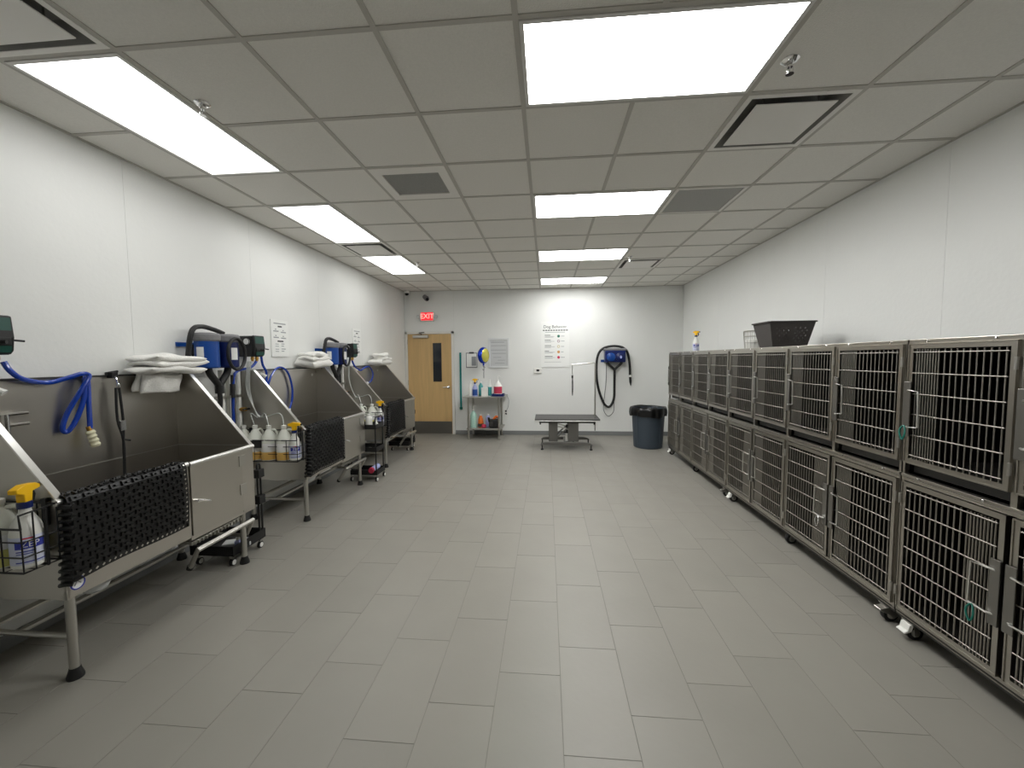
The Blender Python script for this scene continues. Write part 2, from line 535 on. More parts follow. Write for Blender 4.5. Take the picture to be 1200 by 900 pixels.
m.box(-h_, -h_ + w_ * .7, -h_ + w_, h_ - w_, -0.002, 0.014).box(h_ - w_ * .7, h_, -h_ + w_, h_ - w_, -0.002, 0.014)
m.build('face_plate', 'vent_white', t, smooth=0)
MB().box(-h_ + .05, h_ - .05, -h_ + .08, h_ - .08, 0.02, 0.024).build('backing', 'vent_dark', t, smooth=0)
for q in range(16):
    y = -h_ + w_ + 0.012 + q * (2 * (h_ - w_) - 0.024) / 15
    MB().beam((-h_ + .07, y, 0.010), (h_ - .07, y, 0.010), 0.014, 0.002, up=(0, 0.6, 0.8)).build('louver', 'grille_grey', t, smooth=0)
t = thing('return_grille', 'dark grey square return grille beside the second centre light', 'air vent', (2.5 * T, 3.5 * T, H))
MB().box(-h_ + .02, h_ - .02, -h_ + .02, h_ - .02, 0.004, 0.008).build('mesh_panel', 'grille_grey', t, smooth=0)
m = MB()
for s in (-1, 1):
    m.box(-h_, h_, s * (h_ - .01) - .012, s * (h_ - .01) + .012, -0.002, 0.01)
    m.box(s * (h_ - .01) - .012, s * (h_ - .01) + .012, -h_, h_, -0.002, 0.01)
m.build('frame', 'vent_white', t, smooth=0)

for (x, y, lb) in ((-1.77, 0.40, 'chrome sprinkler head beside the nearest left wall light'), (1.30, 0.372, 'chrome sprinkler head right of the big centre light'),
                   (-1.76, 4.11, 'chrome sprinkler head beside the farthest left wall light'), (1.30, 4.13, 'chrome sprinkler head next to the third centre light')):
    t = thing('fire_sprinkler', lb, 'sprinkler', (x, y, H + 0.003), 0, 'ceiling fire sprinklers')
    MB().lathe([(0.036, 0.004), (0.040, -0.002), (0.030, -0.010), (0.022, -0.012)], n=20).build('escutcheon', 'chrome', t)
    m = MB().lathe([(0.016, -0.008), (0.018, -0.02), (0.013, -0.026), (0.013, -0.034)], n=12)
    for s in (-1, 1): m.tube([(s * .012, 0, -.034), (s * .016, 0, -.046), (0.003 * s, 0, -.062)], 0.003, 6)
    m.lathe([(0.003, -.034), (.003, -.06)], n=8)
    m.build('body', 'chrome', t)
    MB().lathe([(0.018, -.062), (0.018, -.065)], n=16).build('deflector', 'chrome', t)

# cameras by the back wall
t = thing('security_camera', 'small white camera with black lens in the far left ceiling corner', 'camera', (-2.74, 6.42, H))
MB().lathe([(0.05, 0), (0.055, -0.03), (0.05, -0.055)], n=20).build('housing', 'white_plastic', t)
MB().lathe([(0.040, -0.055), (0.036, -0.085), (0.018, -0.10)], n=16).build('lens', 'black_gloss', t)
t = thing('security_camera', 'grey bullet camera on the back wall above the exit sign', 'camera', (-2.36, YB - 0.003, 2.86))
MB().lathe([(0.045, 0.0), (0.045, -0.02)], axis='y', n=16).build('bracket', 'dark_plastic', t)
MB().cyl((0, -.02, 0), (.02, -.06, -.01), 0.016).build('arm', 'dark_plastic', t)
MB().tube([(-.03, -.05, .02), (.03, -.12, -.03), (.05, -.145, -.045)], .045, 16, radii=[.045, .05, .045]).build('housing', 'grey_wrap', t)
MB().cyl((.045, -.14, -.043), (.055, -.152, -.05), .032, n=16).build('lens', 'black_gloss', t)

# ------------------------------------------------------------------ back door
d = struct(bpy.data.objects.new('door_1', None)); COL.objects.link(d)
d.location = (-2.32, YB, 0); d['label'] = 'pale wooden door with narrow dark window and steel kick plate'
m = MB()
for s in (-1, 1):
    m.box(s * 0.495 - .027, s * 0.495 + .027, -0.03, 0.0, 0, 2.16)
m.box(-.522, .522, -0.03, 0, 2.115, 2.16)
m.build('frame', 'door_frame', d, smooth=0, bevel=0.003)
MB().box(-.466, .466, -0.018, 0.0, 0.012, 2.112).build('leaf', 'wood', d, smooth=0, bevel=0.002)
MB().box(-.455, .455, -0.021, -0.018, 0.014, 0.275).build('kick_plate', 'kick', d, smooth=0, bevel=0.001)
MB().box(-.47, .47, -0.05, 0.0, 0.0, 0.012).build('threshold', 'steel_leg', d, smooth=0)
wn = MB().box(0.072, 0.255, -0.024, -0.016, 1.115, 1.925).build('vision_panel', 'black', d, smooth=0, bevel=0.003)
MB().box(0.084, 0.243, -0.027, -0.023, 1.128, 1.912).build('glass', 'door_glass', wn, smooth=0)
hd = MB().lathe([(0.03, -0.018), (0.03, -0.03), (0.014, -0.034), (0.014, -0.06)], (0.395, 0, 1.0), n=16, axis='y').build('handle', 'chrome', d)
MB().tube([(0.395, -.058, 1.0), (0.36, -.06, 1.0), (0.28, -.05, .995)], 0.011, 8, smooth=3).build('lever', 'chrome', hd)
cl = MB().box(-.34, -.01, -0.07, -0.018, 2.03, 2.09).build('closer', 'steel_leg', d, smooth=0, bevel=0.006)
MB().tube([(-.16, -.045, 2.09), (-.16, -.045, 2.12), (-.20, -.09, 2.135), (-.10, -.03, 2.15)], .008, 6).build('closer_arm', 'black', cl)
for z in (0.35, 1.1, 1.95):
    MB().cyl((-.468, -.026, z - .05), (-.468, -.026, z + .05), .008).build('hinge', 'steel_leg', d)

# exit sign
t = thing('exit_sign', 'lit red and white EXIT sign above the wooden door', 'sign', (-2.345, YB - 0.003, 2.475))
MB().box(-.15, .15, -.06, 0, -.095, .095).build('housing', 'white_plastic', t, smooth=0, bevel=.008)
MB().box(-.125, .125, -.064, -.06, -.082, .082).build('face', 'exit_red', t, smooth=0)
lt = put(text_mesh('EXIT', 0.14, bold=0.003), 'lettering', t, (0, -.0655, 0)); lt.rotation_euler = (PI / 2, 0, 0)
mat('exit_letter', rgb(255, 170, 160), 0.5, emit=0.9)
lt.data.materials.clear(); lt.data.materials.append(MATS['exit_letter'])
for s in (-1, 1):
    lp = MB().tube([(s * .15, -.03, .0), (s * .165, -.03, 0.0)], .008, 6)
    lp = lp.build('lamp_arm', 'white_plastic', t)
    MB().lathe([(.02, 0.0), (.034, -.03), (.036, -.045), (.03, -.05)], (s * .19, -.02, 0), n=16, axis='y').build('lamp_head', 'paper_grey', t)

# ------------------------------------------------------------------ wash tubs
TX, TD, TLEN = -2.20, 0.63, 1.27
TY = [-0.07, 1.90, 3.87]
tub_labels = ['stainless dog wash tub nearest the camera with a hose over its back',
              'stainless dog wash tub in the middle of the three along the wall',
              'stainless dog wash tub farthest back, next to the wooden door']
def make_tub():
    t = thing('dog_wash_tub', tub_labels[0], 'wash tub', (TX, TY[0], 0), 0, 'stainless dog wash tubs')
    D, Ln = TD, TLEN
    MB().box(-D, -D + .012, 0, Ln, .42, 1.485).build('back_panel', 'steel', t, smooth=0)
    MB().box(-D - .004, -D + .022, 0.0, Ln, 1.48, 1.492).build('back_rim', 'cage_dark', t, smooth=0)
    poly = [(-D, .42), (-D, 1.485), (-.49, 1.485), (0, .905), (0, .42)]
    for y0, y1 in ((0, .012), (Ln - .012, Ln)):
        sp = MB().prism(poly, 'xz', y0, y1).build('side_panel', 'steel_side', t, smooth=0)
        ym = (y0 + y1) / 2
        MB().beam((-.492, ym, 1.487), (0.0, ym, .910), .034, .008, up=(1, 0, 1)).build('edge_trim', 'steel_bright', sp, smooth=0, bevel=.002)
        MB().box(-D, -.488, ym - .014, ym + .014, 1.483, 1.492).build('top_trim', 'steel_bright', sp, smooth=0)
        MB().box(-D + .013, -.014, y1 if y0 == 0 else y0 - .003, (y1 + .003) if y0 == 0 else y0, .912, .918).build('weld_line', 'steel_bright', sp, smooth=0)
    MB().box(-D + .012, -D + .015, .012, Ln - .012, .912, .918).build('weld_line', 'steel_bright', t, smooth=0)
    MB().box(-.016, 0, .0, .695, .42, .90).build('front_panel', 'steel', t, smooth=0, bevel=.002)
    MB().tube([(-.008, -.015, .908), (-.008, .695, .908)], .017, 12).build('front_rim', 'steel_bright', t)
    dr = MB().box(-.010, .008, .70, 1.145, .43, .895).build('door', 'steel_side', t, smooth=0, bevel=.002)
    MB().tube([(-.003, .70, .905), (-.003, 1.275, .905)], .017, 12).build('door_rim', 'steel_bright', dr)
    for z in (.60, .82):
        hg = MB().box(.006, .013, 1.115, 1.175, z - .04, z + .04).build('hinge', 'steel_leg', dr, smooth=0, bevel=.001)
    lt = MB().cyl((.005, .725, .66), (.035, .725, .66), .011)
    lt.tube([(.035, .718, .665), (.045, .75, .655), (.045, .80, .635)], .008, 8, smooth=3).build('latch', 'chrome', dr)
    MB().box(-.016, .002, 1.15, Ln, .42, .90).build('hinge_post', 'steel', t, smooth=0, bevel=.002)
    MB().box(-.03, -.004, .695, Ln, .40, .43).build('sill', 'steel', t, smooth=0)
    m = MB().prism([(-D, .50), (-.016, .50), (-.016, .43), (-D * .5, .40), (-D, .43)], 'xz', .012, Ln - .012)
    m.build('basin_floor', 'steel', t, smooth=0)
    for (x, y) in ((-.034, .034), (-.034, 1.175), (-.59, .034), (-.59, 1.20)):
        lg = MB().cyl((x, y, .045), (x, y, .43), .0205, n=14).build('leg', 'steel_leg', t)
        MB().lathe([(.034, 0), (.034, .012), (.024, .045), (.022, .055)], (x, y, 0), n=14).build('foot', 'black', lg)
    for y in (.034, 1.19):
        MB().cyl((-.05, y, .215), (-.59, y, .215), .014, n=10).build('side_rail', 'steel_leg', t)
    MB().cyl((-.34, .04, .216), (-.34, 1.19, .216), .014, n=10).build('long_rail', 'steel_leg', t)
    MB().beam((-.55, .06, .216), (-.55, 1.18, .216), .05, .012).build('pipe_tray', 'steel_side', t, smooth=0)
    m = MB().lathe([(.062, .42), (.062, .385), (.050, .36), (.034, .350)], (-.10, .20, 0), n=18)
    m.tube([(-.10, .20, .365), (-.14, .24, .352), (-.26, .30, .345), (-.45, .34, .335)], .026, 12, smooth=4).build('drain', 'paper_grey', t)
    bd = MB().disc((.0015, .045, .485), .034, 'x', .003, 24).build('badge', 'white_label', t)
    m = MB(); m.tube([(.0035, .045 + .030 * math.cos(a), .485 + .030 * math.sin(a)) for a in [k * PI / 12 for k in range(24)]], .0035, 5, closed=True)
    m.build('badge_ring', 'label_blue', bd)
    MB().tube([(.0035, .030, .475), (.0035, .042, .497), (.0035, .058, .480)], .003, 5).build('badge_mark', 'ink_light', bd)
    # folded step under the door
    rp = MB()
    for q in range(15):
        y = .735 + q * .031
        rp.box(-.50, -.02, y, y + .012, .352, .372)
    rp.box(-.05, -.03, .72, 1.20, .352, .376).box(-.50, -.48, .72, 1.20, .352, .376)
    rp = rp.build('ramp', 'steel_leg', t, smooth=0); 
    MB().tube([(-.09, .76, .18), (.03, .70, .335), (.03, 1.20, .335), (-.06, 1.235, .20)], .017, 10).build('ramp_leg', 'steel_leg', rp)
    for p in ((-.09, .76, .18), (-.06, 1.235, .20)):
        MB().cyl((p[0] - .006, p[1], p[2] - .012), (p[0] + .004, p[1], p[2] + .012), .020).build('ramp_foot', 'black', rp)
    # mixing valve on the back panel
    fx = -D + .012
    v = MB().tube([(fx, .20, 1.17), (fx + .05, .20, 1.17)], .018, 12)
    v.tube([(fx + .05, .20, 1.06), (fx + .05, .20, 1.30)], .020, 12)
    fa = v.build('faucet', 'chrome', t)
    for z in (1.30, 1.24):
        MB().tube([(fx + .05, .10, z), (fx + .05, .30, z)], .010, 8).build('faucet_handle', 'chrome', fa)
    MB().tube([(fx + .05, .10, 1.38), (fx + .10, .14, 1.45), (fx + .13, .16, 1.42)], .018, 10).build('faucet_knob', 'white_plastic', fa)
    # round grommet at the top right of the back
    MB().disc((fx + .002, Ln - .10, 1.40), .017, 'x', .004, 16).build('grommet', 'white_plastic', t)
    return t
tub0 = make_tub()
tubs = [tub0] + [copy_tree(tub0, None, (TX, TY[k], 0), None, tub_labels[k]) for k in (1, 2)]

# rubber mats draped over the tub fronts
def make_mat(k, label, y0, ln, zb, seed):
    rd = random.Random(seed)
    path = []
    for z in (.70, .76, .82, .87): path.append((-.048, z))
    for a in range(0, 181, 20):
        path.append((-.008 - .040 * math.cos(math.radians(a)), .908 + .034 * math.sin(math.radians(a))))
    z = .90
    while z > zb:
        path.append((.034 + .006 * math.sin((z - zb) * 9), z)); z -= .02
    # resample
    P = [Vector((a, 0, b)) for a, b in path]
    acc = [0.0]
    for a, b in zip(P[:-1], P[1:]): acc.append(acc[-1] + (b - a).length)
    tot = acc[-1]
    def at(s):
        s = max(0, min(tot - 1e-6, s))
        for i in range(len(acc) - 1):
            if acc[i + 1] >= s:
                tt = (s - acc[i]) / max(1e-9, acc[i + 1] - acc[i])
                p = P[i].lerp(P[i + 1], tt); dd = (P[i + 1] - P[i]).normalized()
                return p, Vector((dd.z, 0, -dd.x)) * -1
        return P[-1], Vector((1, 0, 0))
    cell = .0295
    nu = round(ln / cell); nv = round(tot / cell)
    def pt(u, v, h=0.0):
        p, nrm = at(v / nv * tot)
        wob = .004 * math.sin(u * .45 + v * .25 + seed)
        q = p + nrm * (h + wob)
        sag = .018 * (v / nv) ** 2 * max(0, 1 - u / 5)          # the near edge hangs a little lower and bellies out
        return (q.x, y0 + u / nu * ln - sag, q.z - sag * .6)
    solid = MB(); bumps = MB()
    for j in range(nv):
        for i in range(nu):
            hole = (j == nv - 1 and 0 < i < nu - 1) or (i == nu - 1 and 3 < j < nv - 1)
            c = [pt(i, j), pt(i + 1, j), pt(i + 1, j + 1), pt(i, j + 1)]
            if hole:
                o = .20
                h4 = [pt(i + .5, j + o), pt(i + 1 - o, j + .5), pt(i + .5, j + 1 - o), pt(i + o, j + .5)]
                solid.add(c + h4, [(0, 1, 5, 4), (1, 2, 6, 5), (2, 3, 7, 6), (3, 0, 4, 7)])
            else:
                solid.add(c, [(0, 1, 2, 3)])
                up = (i + j) % 2
                d0, d1 = (.08, .33) if up else (.33, .08)
                # a short raised cord, laid alternately across and along
                base = [pt(i + d0, j + d1), pt(i + 1 - d0, j + d1), pt(i + 1 - d0, j + 1 - d1), pt(i + d0, j + 1 - d1)]
                kk = .10
                top = [pt(i + d0 + kk, j + d1 + kk, .009), pt(i + 1 - d0 - kk, j + d1 + kk, .009), pt(i + 1 - d0 - kk, j + 1 - d1 - kk, .009), pt(i + d0 + kk, j + 1 - d1 - kk, .009)]
                bumps.add(base + top, [(4, 5, 6, 7), (0, 1, 5, 4), (1, 2, 6, 5), (2, 3, 7, 6), (3, 0, 4, 7)])
    t = thing('rubber_mat', label, 'mat', (TX, TY[k], 0), 0, 'black rubber mats over the tub fronts')
    s_ = solid.build('sheet', 'black_rubber', t, smooth=0, weld=True)
    md = s_.modifiers.new('solid', 'SOLIDIFY'); md.thickness = .003; md.offset = -1
    b_ = bumps.build('weave', 'black_rubber', t, smooth=0)
    b_['kind'] = 'stuff'
    # ribbed rolled edge on the side nearest the camera
    rb = MB()
    rb.grid(lambda u, v: (-.022 + .060 * u, y0 - .018 * v * v - .006 * math.sin(PI * u), .905 - (.905 - zb) * v), 6, 14)
    zz = zb
    while zz < .89:
        sg_ = .018 * ((.9 - zz) / .4) ** 2
        rb.tube([(-.020, y0 - .002 - sg_, zz - .006), (.014, y0 - .012 - sg_, zz + .006), (.040, y0 + .004 - sg_, zz)], .011, 8, smooth=3)
        zz += .034
    rb.build('ribbed_edge', 'black_rubber', t)
    return t
make_mat(0, 'black woven rubber mat draped over the nearest tub front', .012, .635, .505, 1)
make_mat(1, 'black woven rubber mat draped over the middle tub front', .03, .66, .455, 2)
make_mat(2, 'black woven rubber mat draped over the farthest tub front', .03, .66, .455, 3)

# ------------------------------------------------------------------ bottles
def jug_parts(t, liquid='amber', label='white_label', tubeless=False, fill=.10):
    prof = [(.070, 0), (.076, .008), (.076, .165), (.068, .20), (.030, .262), (.021, .272), (.021, .285)]
    b = MB().lathe(prof, n=16, rot=PI / 16).build('body', 'jug', t)
    if liquid:
        MB().lathe([(.0765, .006), (.0772, .010), (.0772, fill - .002), (.0765, fill)], n=16, rot=PI / 16).build('contents', liquid, t)
    MB().lathe([(.024, .283), (.024, .306), (.020, .308)], n=14).build('cap', 'white_plastic', t)
    MB().tube([(0.022, 0, .262), (.055, 0, .266), (.078, 0, .235), (.074, 0, .185)], .010, 8, smooth=4).build('handle', 'jug', t)
    if label:
        MB().lathe([(.0768, .085), (.0776, .087), (.0776, .150), (.0768, .152)], n=16, rot=PI / 16).build('label_band', label, t)
def jug(label, loc, rotz, group, liquid='amber', lab='white_label', fill=.10):
    t = thing('gallon_jug', label, 'jug', loc, rotz, group)
    jug_parts(t, liquid, lab, fill=fill); return t
def spray(label, loc, rotz, group, body='white_plastic', band='label_pale', head='yellow', s=1.0):
    t = thing('spray_bottle', label, 'spray bottle', loc, rotz, group)
    MB().lathe([(.040 * s, 0), (.046 * s, .006 * s), (.046 * s, .13 * s), (.038 * s, .165 * s), (.018 * s, .205 * s), (.016 * s, .225 * s)], n=18).build('body', body, t)
    MB().lathe([(.0463 * s, .018 * s), (.047 * s, .02 * s), (.047 * s, .12 * s), (.0463 * s, .122 * s)], n=18).build('label_band', band, t)
    if band == 'label_pale':
        ac = math.atan2(CAM.y - loc[1], CAM.x - loc[0]) - rotz + .12
        R_ = .0476 * s
        mk = MB()
        def arc(z0, z1, a0, a1, mb):
            vs_ = []; n = 10
            for q in range(n + 1):
                a = ac + a0 + (a1 - a0) * q / n
                for z in (z0, z1): vs_.append((R_ * math.cos(a), R_ * math.sin(a), z * s))
            mb.add(vs_, [(2 * q, 2 * q + 2, 2 * q + 3, 2 * q + 1) for q in range(n)])
        arc(.078, .108, -.85, .85, mk); arc(.026, .030, -.85, .85, mk); arc(.066, .070, -.8, .3, mk); arc(.058, .061, -.8, .1, mk)
        mk.build('print', 'label_blue', t, smooth=0)
        mk = MB(); arc(.114, .119, -.4, .25, mk); mk.build('print', 'red', t, smooth=0)
        me = text_mesh('ZEP', .030 * s, 'brand_lettering', .0004)
        for v_ in me.vertices:
            a = ac + v_.co.x / R_; rr = R_ + .0006 + v_.co.z
            v_.co = (rr * math.cos(a), rr * math.sin(a), .093 * s + v_.co.y)
        me.materials.clear(); me.materials.append(MATS['white_label'])
        put(me, 'lettering', t)
    MB().lathe([(.021 * s, .222 * s), (.021 * s, .245 * s)], n=14).build('collar', 'dark_blue' if head == 'yellow' else 'white_plastic', t)
    hd = MB().prism([(-.045, .285), (-.045, .30), (-.01, .312), (.035, .308), (.052, .298), (.052, .285), (.020, .280), (.016, .245), (-.014, .245), (-.016, .275)], 'xz', -.014, .014)
    hd.v = [(x * s, y * s, z * s) for x, y, z in hd.v]
    hd = hd.build('trigger_head', head, t, smooth=0, bevel=.003)
    MB().tube([(.032 * s, 0, .283 * s), (.040 * s, 0, .262 * s), (.034 * s, 0, .235 * s)], .006 * s, 6).build('trigger', 'black' if head == 'yellow' else head, hd)
    MB().cyl((.052 * s, 0, .292 * s), (.062 * s, 0, .292 * s), .008 * s).build('nozzle', 'black', hd)
    return t
def bottle(name, label, cat, loc, prof, mats, group=None, pump=False, band=None, sx=1.0):
    t = thing(name, label, cat, loc, 0, group)
    MB().lathe(prof, n=18, sy=sx).build('body', mats, t)
    r, z = prof[-1]
    if band:
        z0, z1, rr, bm_ = band
        MB().lathe([(rr - .001, z0), (rr, z0 + .001), (rr, z1 - .001), (rr - .001, z1)], n=18, sy=sx).build('label_band', bm_, t)
    if pump:
        MB().lathe([(r + .004, z - .004), (r + .004, z + .02), (.006, z + .022), (.006, z + .07)], n=12).build('collar', 'white_plastic', t)
        MB().tube([(0, 0, z + .065), (.0, 0, z + .085), (.03, 0, z + .088), (.05, 0, z + .075)], .007, 8).build('pump', 'white_plastic', t)
    else:
        MB().lathe([(r + .003, z - .002), (r + .003, z + .02), (r, z + .022)], n=12).build('cap', 'white_plastic', t)
    return t

# ------------------------------------------------------------------ wire baskets on the tub sides with bottles
def make_basket(k, label, x0, x1, depth=.135):
    # local: x0..x1 along the tub side, y from -depth-.012 to -.012, z .645-.90 at the wall side, .83 at the front
    t = thing('wire_basket', label, 'basket', (TX, TY[k], 0), 0, 'black wire baskets hung on the tub sides')
    ya, yb = -.012 - depth, -.012
    zb, zl, zh = .635, .835, .90
    r = .0035
    m = MB()
    m.tube([(x0, ya, zl), (x1, ya, zl)], .0048, 6)
    m.tube([(x1, ya, zl), (x1 , ya - .004, zh), (x1, yb, zh + .01), (x0, yb, zh + .01), (x0, ya, zh), (x0, ya, zl)], .0048, 6)
    m.build('rim', 'black', t)
    m = MB().tube([(x0, ya, zb), (x1, ya, zb), (x1, yb, zb), (x0, yb, zb)], .0048, 6, closed=True); m.build('base_rim', 'black', t)
    zs = [zb + .07, zb + .14]
    for z in zs:
        MB().tube([(x0, yb, z), (x0, ya, z), (x1, ya, z), (x1, yb, z)], r, 5).build('wire', 'black', t)
    n = max(2, round((x1 - x0) / .105))
    for q in range(n + 1):
        x = x0 + (x1 - x0) * q / n
        MB().tube([(x, ya, zl), (x, ya, zb), (x, yb, zb), (x, yb, zh + .01)], r, 5).build('wire', 'black', t)
    for q in range(1, 3):
        y = ya + depth * q / 3
        MB().tube([(x1, y, zh), (x1, y, zb), (x0, y, zb), (x0, y, zh)], r if q == 1 else .008, 5).build('wire', 'black', t)
    for x in (x0 + .08, x1 - .06):
        MB().box(x - .012, x + .012, -.018, -.003, .80, .93).build('hanger', 'black', t, smooth=0)
    return t
ZB = .642
def bloc(k, x, y): return (TX + x, TY[k] + y, ZB)
make_basket(0, 'black wire basket of bottles on the nearest tub side', -.52, -.005)
make_basket(1, 'black wire basket with four jugs on the middle tub side', -.625, .01)
make_basket(2, 'black wire basket of bottles on the farthest tub side', -.52, .01)
sg = MB().box(-.50, -.335, -.156, -.153, .765, .832).build('sign_card', 'black', None, (TX, TY[1], 0), smooth=0)
tag(sg, 'small black card clipped to the middle wire basket front', 'card')
spray('white spray bottle with yellow trigger in the nearest wire basket', bloc(0, -.065, -.085), 1.9, 'spray bottles', s=1.22)
jug('white jug beside the spray bottle in the nearest wire basket', bloc(0, -.205, -.085), .6, 'jugs in wire baskets', 'yellow_liquid')
jug('white jug second from the aisle in the nearest wire basket', bloc(0, -.355, -.085), 2.0, 'jugs in wire baskets', 'yellow_liquid')
jug('white jug deepest in the nearest wire basket', bloc(0, -.49, -.085), 2.4, 'jugs in wire baskets', 'amber')
jl = ['amber filled jug closest to the spray bottle in the middle basket', 'amber filled jug, second from the spray bottle in the middle basket',
      'amber filled jug, third from the spray bottle in the middle basket', 'jug half hidden by the tub edge in the middle basket']
for q, (x, rz) in enumerate(((-.155, .35), (-.305, .1), (-.445, 1.2), (-.56, 2.2))):
    o = jug(jl[q], bloc(1, x, -.085), rz, 'jugs in wire baskets', 'amber', fill=.075)
    o.scale = (.95, .92, 1.06)
spray('white spray bottle with yellow trigger in the middle wire basket', bloc(1, -.052, -.085), .2, 'spray bottles', s=1.14)
for q, (x, rz, lb, lq) in enumerate(((-.17, .3, 'pale green jug beside the yellow sprayer in the farthest basket', 'yellow_liquid'), (-.33, .9, 'white jug left of the pale green one in the farthest basket', 'yellow_liquid'))):
    jug(lb, bloc(2, x, -.085), rz, 'jugs in wire baskets', lq)
spray('white spray bottle with yellow trigger in the farthest wire basket', bloc(2, -.052, -.085), .2, 'spray bottles', s=1.14)

# ------------------------------------------------------------------ wall pumps, dryers, hoses between the tubs
def make_pump(label, y):
    t = thing('wash_pump', label, 'pump box', (XL + .003, y, 1.62), 0, 'wall mounted wash pumps')
    MB().box(0, .17, 0, .15, 0, .20).build('case', 'black', t, smooth=0, bevel=.012)
    MB().prism([(.165, .0), (.185, .02), (.195, .09), (.185, .20), (.165, .205)], 'xz', .005, .145).build('front_cover', 'black', t, smooth=0, bevel=.006)
    MB().prism([(.190, .125), (.1925, .125), (.1885, .192), (.186, .192)], 'xz', .015, .135).build('green_panel', 'green', t, smooth=0)
    MB().prism([(.186, .012), (.189, .012), (.195, .045), (.192, .045)], 'xz', .02, .13).build('green_panel', 'green', t, smooth=0)
    MB().box(.18, .197, .02, .13, .05, .09).build('control_strip', 'black', t, smooth=0, bevel=.004)
    g = MB().lathe([(.031, 0), (.031, -.010), (.027, -.012)], (.115, 0.002, .145), n=20, axis='y').build('gauge', 'white_label', t)
    MB().tube([(.115 + .031 * math.cos(a), -.010, .145 + .031 * math.sin(a)) for a in [q * PI / 10 for q in range(20)]], .003, 5, closed=True).build('gauge_ring', 'black', g)
    MB().cyl((.19, .075, .065), (.225, .09, .065), .010, n=10).build('knob', 'black', t)
    MB().tube([(.20, .14, .075), (.205, .175, .072)], .006, 6).build('lever', 'black', t)
    for y_ in (.045, .105):
        MB().lathe([(.012, 0.0), (.016, -.01), (.016, -.025), (.011, -.03), (.011, -.045)], (.13, y_, 0), n=10).build('fitting', 'brass', t)
    return t
pumps = [make_pump('black and green wash pump at the left edge of the view', -.02),
         make_pump('black and green wash pump beside the nearer blue dryer', 1.875),
         make_pump('black and green wash pump beside the farther blue dryer', 3.85)]

def hose_pts(pix, X):
    out = []
    for q in pix:
        out.append(at_x(q[0], q[1], q[2] if len(q) > 2 else X))
    return out

def make_dryer(label, y, tail=True):
    # local x away from the wall, y along the wall, z up from the canister base
    t = thing('pet_dryer', label, 'pet dryer', (XL + .003, y, 1.52), 0, 'blue twin motor pet dryers')
    MB().box(0, .012, -.13, .38, .18, .215).build('wall_bracket', 'blue', t, smooth=0, bevel=.002)
    for q, (yy, mt) in enumerate(((0, 'blue'), (.215, 'dark_blue'))):
        b = MB().lathe([(.075, 0), (.086, .012), (.086, .225), (.078, .235)], (.155, yy, 0), n=24).build('canister', mt, t)
        MB().lathe([(.085, .222), (.097, .235), (.099, .275), (.088, .29), (.05, .295)], (.155, yy, 0), n=24).build('filter_cap', 'grey_wrap', b)
        lb = MB(); vs_ = []; n = 6
        a0 = -1.75 if q == 0 else -.55
        for s in range(n + 1):
            a = a0 + s * .11
            for z in (.07, .175): vs_.append((.155 + .0875 * math.cos(a), yy + .0875 * math.sin(a), z))
        lb.add(vs_, [(2 * s, 2 * s + 2, 2 * s + 3, 2 * s + 1) for s in range(n)])
        lb.build('label_plate', 'white_label', b, smooth=0)
        MB().box(.04, .06, yy - .03, yy + .03, .05, .20).build('mount', 'black', b, smooth=0)
    for yy in (0, .215):
        MB().tube([(.155, yy, .01), (.155, yy + (.02 if yy == 0 else -.02), -.05), (.155, .108 + (-.02 if yy == 0 else .02), -.13), (.155, .108, -.18)], .028, 12, smooth=4).build('outlet', 'black', t)
    MB().cyl((.155, .108, -.15), (.155, .108, -.22), .034, n=14).build('coupling', 'black', t)
    # coiled black hose
    h_ = MB().tube([(.155, .108, -.20), (.15, .108, -.34), (.12, .08, -.50), (.08, -.06, -.46), (.09, -.14, -.20), (.13, -.155, .10), (.15, -.13, .30), (.13, -.02, .345), (.12, .12, .33), (.14, .2, .30)], .019, 10, smooth=6)
    h_.build('hose', 'black', t)
    h2 = MB()
    pts = [(.255, .20 + .098 * math.cos(a), .12 + .135 * math.sin(a)) for a in [q * PI / 8 for q in range(16)]]
    h2.tube(pts, .014, 8, closed=True, smooth=2)
    h2.build('hose_coil', 'black', t)
    return t
make_dryer('blue twin canister pet dryer with coiled black hose, nearer of two on left wall', 1.37)
make_dryer('blue twin canister pet dryer with coiled black hose, farther of two on left wall', 3.33)

def loose(name, label, cat, parts, group=None):
    """a thing made of world-space meshes: the Empty stands at the first mesh's lowest point"""
    m0 = parts[0][1]
    p = min(m0.v, key=lambda q: q[2])
    t = thing(name, label, cat, p, 0, group)
    for nm, mb, mt in parts:
        mb.shift(-p[0], -p[1], -p[2]).build(nm, mt, t)
    return t
X1 = -2.78
# blue hose of the nearest tub: from the pump, along the rim, looped, nozzle down
hp = hose_pts([(4, 424), (9, 434), (22, 443), (42, 447.5), (62, 448), (80, 442), (92, 438), (99, 441), (90, 458), (80, 484), (75.5, 502), (80, 506), (88, 492), (96, 468), (99, 446), (103, 440), (105, 450), (104.5, 475), (104, 502)], X1)
for i in range(len(hp)):
    hp[i].x += .012 * math.sin(i * 1.1)
    if 4 < i < 9: hp[i].x += .02
nz = at_x(104, 502, X1 + .01); nze = at_x(113, 523, X1 + .03)
m1 = MB().tube(hp, .0135, 10, smooth=5)
dv = (nze - nz).normalized()
m2 = MB().tube([nz - dv * .012, nz + dv * .02], .012, 10)
m3 = MB()
L_ = (nze - nz).length
st = []; rd_ = []
for q in range(9):
    st.append(nz + dv * (.015 + (L_ - .015) * q / 8)); rd_.append(.026 if q % 2 else .020)
m3.tube(st, .02, 14, radii=rd_)
